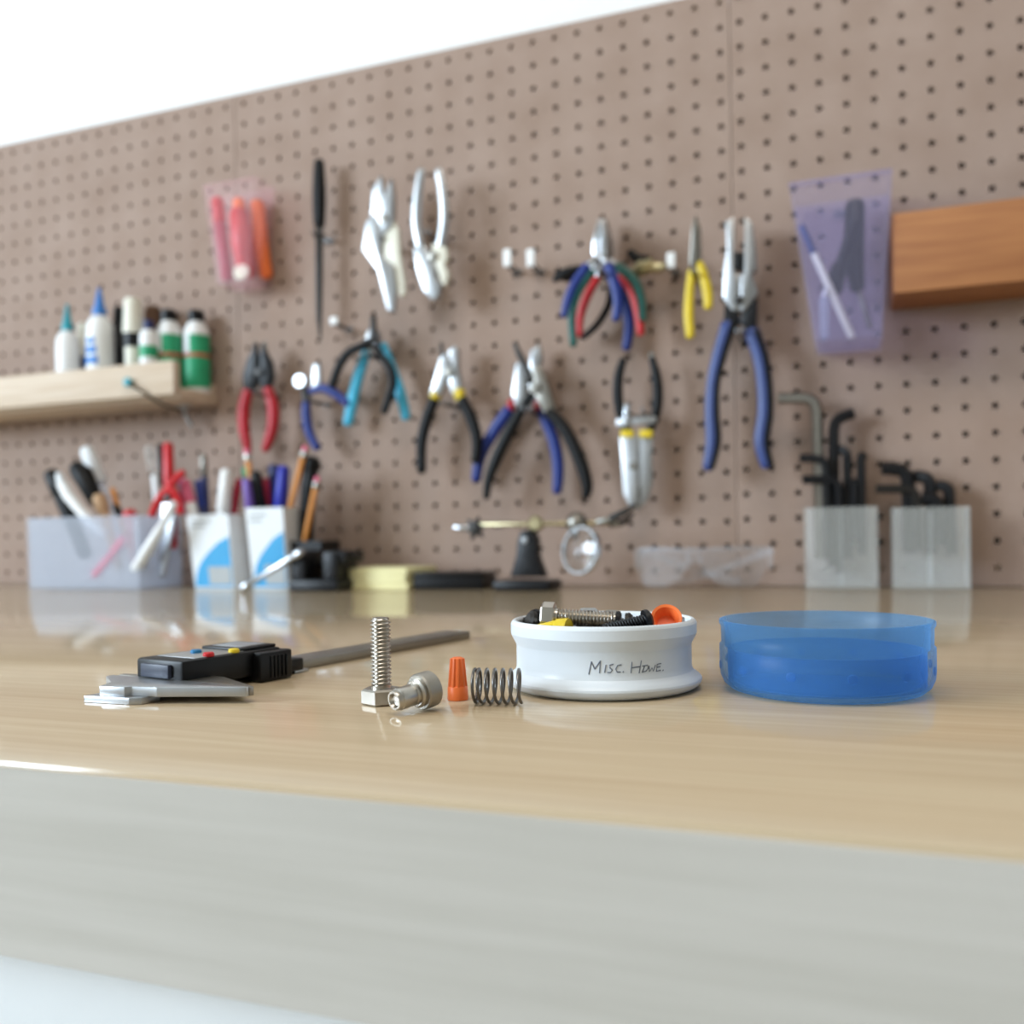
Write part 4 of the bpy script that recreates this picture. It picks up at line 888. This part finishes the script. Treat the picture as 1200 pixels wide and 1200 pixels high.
# hardware heap inside the dish
HW = 'loose hardware in the white dish'
def inside(px, py, z): q = T(px, py, z); return q
rnd = random.Random(3)
def hex_nut(label, mtx, m, af=9.5, hh=4.2, bore=2.9):
    t = thing('hex_nut', label, 'nut', mtx.translation, HW)
    bm = B(); r = af/2/math.cos(math.pi/6); M2 = mtx @ S3
    rings = []
    for kind, rr, z in (('h', r*.93, 0), ('h', r, .5), ('h', r, hh-.5), ('h', r*.93, hh), ('c', bore, hh), ('c', bore, 0)):
        rg = []
        for k in range(24):
            a = 2*math.pi*k/24; q = rr
            if kind == 'h': aa = (a % (math.pi/3))-math.pi/6; q = rr*math.cos(math.pi/6)/math.cos(aa)
            rg.append(bm.verts.new(M2 @ Vector((q*math.cos(a), q*math.sin(a), z))))
        rings.append(rg)
    for a, b in zip(rings, rings[1:]+rings[:1]):
        for k in range(24): bm.faces.new((a[k], a[(k+1) % 24], b[(k+1) % 24], b[k]))
    obj('nut_body', bm, m, t, sharp=25)
    bm = B(); lathe(bm, [(bore*1.0, .3), (bore*1.0, hh-.3), (bore*.9, hh-.6), (bore*.9, .6)], 18, M2, closed=True); obj('thread_lining', bm, M_darkst, t)
    return t
# bed of nuts under the visible pieces
proto = hex_nut('plain steel nut in the bed under the other hardware', Matrix.Translation(cw+Vector((0, 0, .0021))), M_steel_d)
for lay, (z, rad, n) in enumerate(((.0021, .0125, 5), (.0021, .0238, 11), (.0066, .0, 1), (.0066, .0125, 5), (.0066, .0238, 11), (.0111, .0, 1), (.0111, .0125, 5), (.0111, .0236, 11), (.0156, .0, 1), (.0156, .0125, 5))):
    for k in range(n):
        a = 2*math.pi*(k+.3*lay)/n
        copy_tree(proto, cw+Vector((rad*math.cos(a), rad*math.sin(a), z)), rot=(0, 0, rnd.random()))
z = .0205
def along(p0, p1, roll=0): d_ = (p1-p0); return axis(p0, d_)
a = T(646, 722, .0258); b = T(733, 727, .0243)
ax_ = (b-a).normalized()
bt = bolt('steel hex bolt lying across the top of the white dish', axis(a-ax_*.0035, ax_) @ Matrix.Rotation(.32, 4, 'Z'), 8.8, 5, 3.0, 1.25, 20.5, M_stain, group=HW)
bm = B(); lathe(bm, [(0, 26.6), (3.05, 26.6), (3.05, 28.0), (2.4, 28.4), (0, 28.4)], 20, axis(a-ax_*.0035, ax_) @ S3); obj('shank_tip', bm, M_blk, bt, label='dark shank tip')
wire_nut('yellow wire nut lying in the white dish against the front rim', axis(T(667, 741, .0207), to_w(-1, .45).normalized()+Vector((0, 0, -.05))), M_yellow, 5.0, 3.0, 13)
wire_nut('orange wire nut lying in the white dish with its open mouth up', axis(T(781, 724, .0258), (to_w(.1, .8)+Vector((0, 0, -.5)))), M_orange, 5.4, 3.4, 14, hollow=True)
hex_nut('bright steel nut tilted beneath the bolt in the white dish', axis(T(690, 732, .0222), (.2, -.5, .8)), M_steel)
hex_nut('bright steel nut beside the yellow wire nut in the white dish', axis(T(714, 734, .0216), (-.2, -.4, .9)), M_steel_d)
hex_nut('small steel nut before the orange wire nut in the white dish', axis(T(790, 733, .0222), (.1, -.2, 1)), M_steel, 6.5, 3, 2)
def scr(label, p, d_, m, L=13, R=1.9, hr=3.6):
    mt = axis(p, d_); t = thing('machine_screw', label, 'screw', p, HW)
    bm = B(); lathe(bm, [(0, 0), (hr*.7, 0), (hr, 1.0), (hr, 2.4), (0, 2.4)], 18, mt @ S3); obj('head', bm, m, t)
    bm = B(); thread(bm, R, 1.0, L, mt @ S3, 14, 2.4); obj('threaded_shank', bm, m, t, sharp=60)
scr('black screw lying between bolt tip and orange wire nut in the white dish', T(763, 726, .0255), to_w(-1, -.2)+Vector((0, 0, -.18)), M_dark, 15, 2.3, 3.8)
scr('black screw near the back rim of the white dish, behind the bolt head', T(632, 724, .0245), to_w(-.5, .6)+Vector((0, 0, -.2)), M_dark)
scr('dark screw beside the yellow wire nut in the white dish', T(618, 726, .0240), to_w(.8, .3)+Vector((0, 0, -.25)), M_darkst)
scr('dark stubby screw near the bolt tip in the white dish', T(742, 729, .0225), to_w(-1, .3)+Vector((0, 0, -.1)), M_darkst, 10)

# --- blue lid
cb = back(T(967, 828), .033); cb.z = 0
t = thing('lid', 'translucent blue plastic lid upturned beside the white dish', 'lid', cb)
prof = [(0, .9), (27, .9), (28, .1), (31, .1), (33.5, .8), (35.8, 2.6), (37.0, 5.2), (37.3, 8), (37.3, 15.6), (36.6, 16.2), (36.7, 22), (37.3, 23), (37.3, 24.2), (36.6, 24.4), (35.9, 23.6), (35.5, 22), (35.4, 15), (34.4, 14.4), (34.4, 6), (33, 3.4), (30.5, 2.3), (0, 2.3)]
bm = B(); lathe(bm, [(r*.945*MM, z*MM) for r, z in prof], 96, Matrix.Translation(cb)); lid = obj('lid_wall', bm, M_blid, t, sharp=60)
bm = B(); lathe(bm, [(32.0*MM, 2.4*MM), (32.4*MM, 2.4*MM), (32.4*MM, 14.4*MM), (32.0*MM, 14.4*MM)], 96, Matrix.Translation(cb), closed=True); obj('inner_sleeve', bm, M_blid, t, sharp=60)
for k in range(12):
    a = 2*math.pi*k/12 + .262; n_ = Vector((math.cos(a), math.sin(a), 0))
    bm = B(); lathe(bm, [(0, -.3), (1.5, -.3), (1.5, .15), (1.1, .3), (0, .1)], 14, axis(cb+n_*.03525+Vector((0, 0, .0088)), n_) @ S3); obj('grip_dimple', bm, M_blid, lid)

# --- digital caliper
ev = to_w(.516, .857).normalized(); pv = to_w(.857, -.516).normalized(); O = to_w(-.115, .3224)
C_ = lambda a, b, z: O + ev*a*MM + pv*b*MM + Vector((0, 0, z*MM))
RC = Matrix((ev, pv*-1, Vector((0, 0, 1)))).transposed()
def cbox(a0, a1, b0, b1, z0, z1, bev=.3):
    bm = B(); box(bm, C_((a0+a1)/2, (b0+b1)/2, (z0+z1)/2), ((a1-a0)*MM, (b1-b0)*MM, (z1-z0)*MM), RC, bev=bev*MM); return bm
def cpoly(ab, z0, z1, bev=.3):
    bm = B(); prism(bm, [C_(a, b, (z0+z1)/2) for a, b in ab], (0, 0, (z1-z0)*MM), bev*MM); return bm
t = thing('digital_caliper', 'black digital caliper with steel jaws lying on the bench', 'caliper', O)
obj('beam', cbox(6, 197, -27.5, -11.5, .3, 4.0, .3), M_steel_d, t)
obj('base_plate', cpoly([(-21.5, -25), (-17.8, -6), (-15.5, -2.5), (-8, -2.5), (-4, -25)], .1, 2.4, .2), M_steel, t)
obj('fixed_jaw', cpoly([(-19, -20), (-16.5, -10), (-14.5, -9), (-12.2, 1), (0, 25), (1.6, 28.5), (3, 28.5), (3, -24), (0.5, -40), (-3, -39), (-11, -25)], 2.4, 5.6, .2), M_steel, t)
obj('sliding_jaw', cpoly([(3.2, -24), (3.2, 28.5), (5.2, 28.5), (16, 2), (16, -24), (9, -26), (5.5, -40), (3.2, -40)], 2.4, 5.4, .2), M_steel_d, t)
hs = obj('housing', cbox(2, 50, -28.5, -3.3, 2.6, 12.4, 1.2), M_blkp, t)
obj('housing_front', cbox(.4, 2.2, -24, -9, 6, 10.8, .3), mat('slate_plastic', (62, 68, 84), .4), hs)
obj('face_plate', cbox(9, 32, -25.5, -5, 12.35, 12.6, .1), M_plate, hs)
obj('display_bezel', cbox(31, 49.5, -27.5, -5.6, 12.3, 13.6, .6), M_blkp, hs)
obj('display', cbox(34, 47, -24.5, -9, 13.5, 13.75, .1), M_lcd, hs)
def button(a, b, m, l):
    bm = B(); lathe(bm, [(0, 12.4), (2.0, 12.4), (2.1, 12.8), (2.0, 13.5), (1.6, 13.9), (0, 13.9)], 20, Matrix.Translation(O+ev*a*MM+pv*b*MM) @ S3); obj('button', bm, m, hs, label=l)
button(20, -17.5, mat('button_blue', (30, 120, 170), .4), 'blue button'); button(16, -6, M_redb, 'red button'); button(28, -6, M_yellow, 'yellow button')
obj('thumb_rest', cbox(35, 52, -7, .6, .3, 11.6, 1.0), M_blkp, t)
for k in range(5): obj('grip_ridge', cbox(40+2*k, 41+2*k, .5, 1.2, 1.5, 10, .2), M_blkp, t)
obj('slide_clamp', cbox(50, 64, -11.2, -5, 1.2, 6.2, .6), M_blkp, t)
obj('depth_rod', cbox(60, 68, -11, -6, .1, 1.3, .2), M_steel, t)
bm = B(); lathe(bm, [(0, 0), (2.6, 0), (2.6, 3), (0, 3)], 20, Matrix.Translation(C_(58, -19, 4.0)) @ S3); obj('lock_screw', bm, M_steel_d, t)
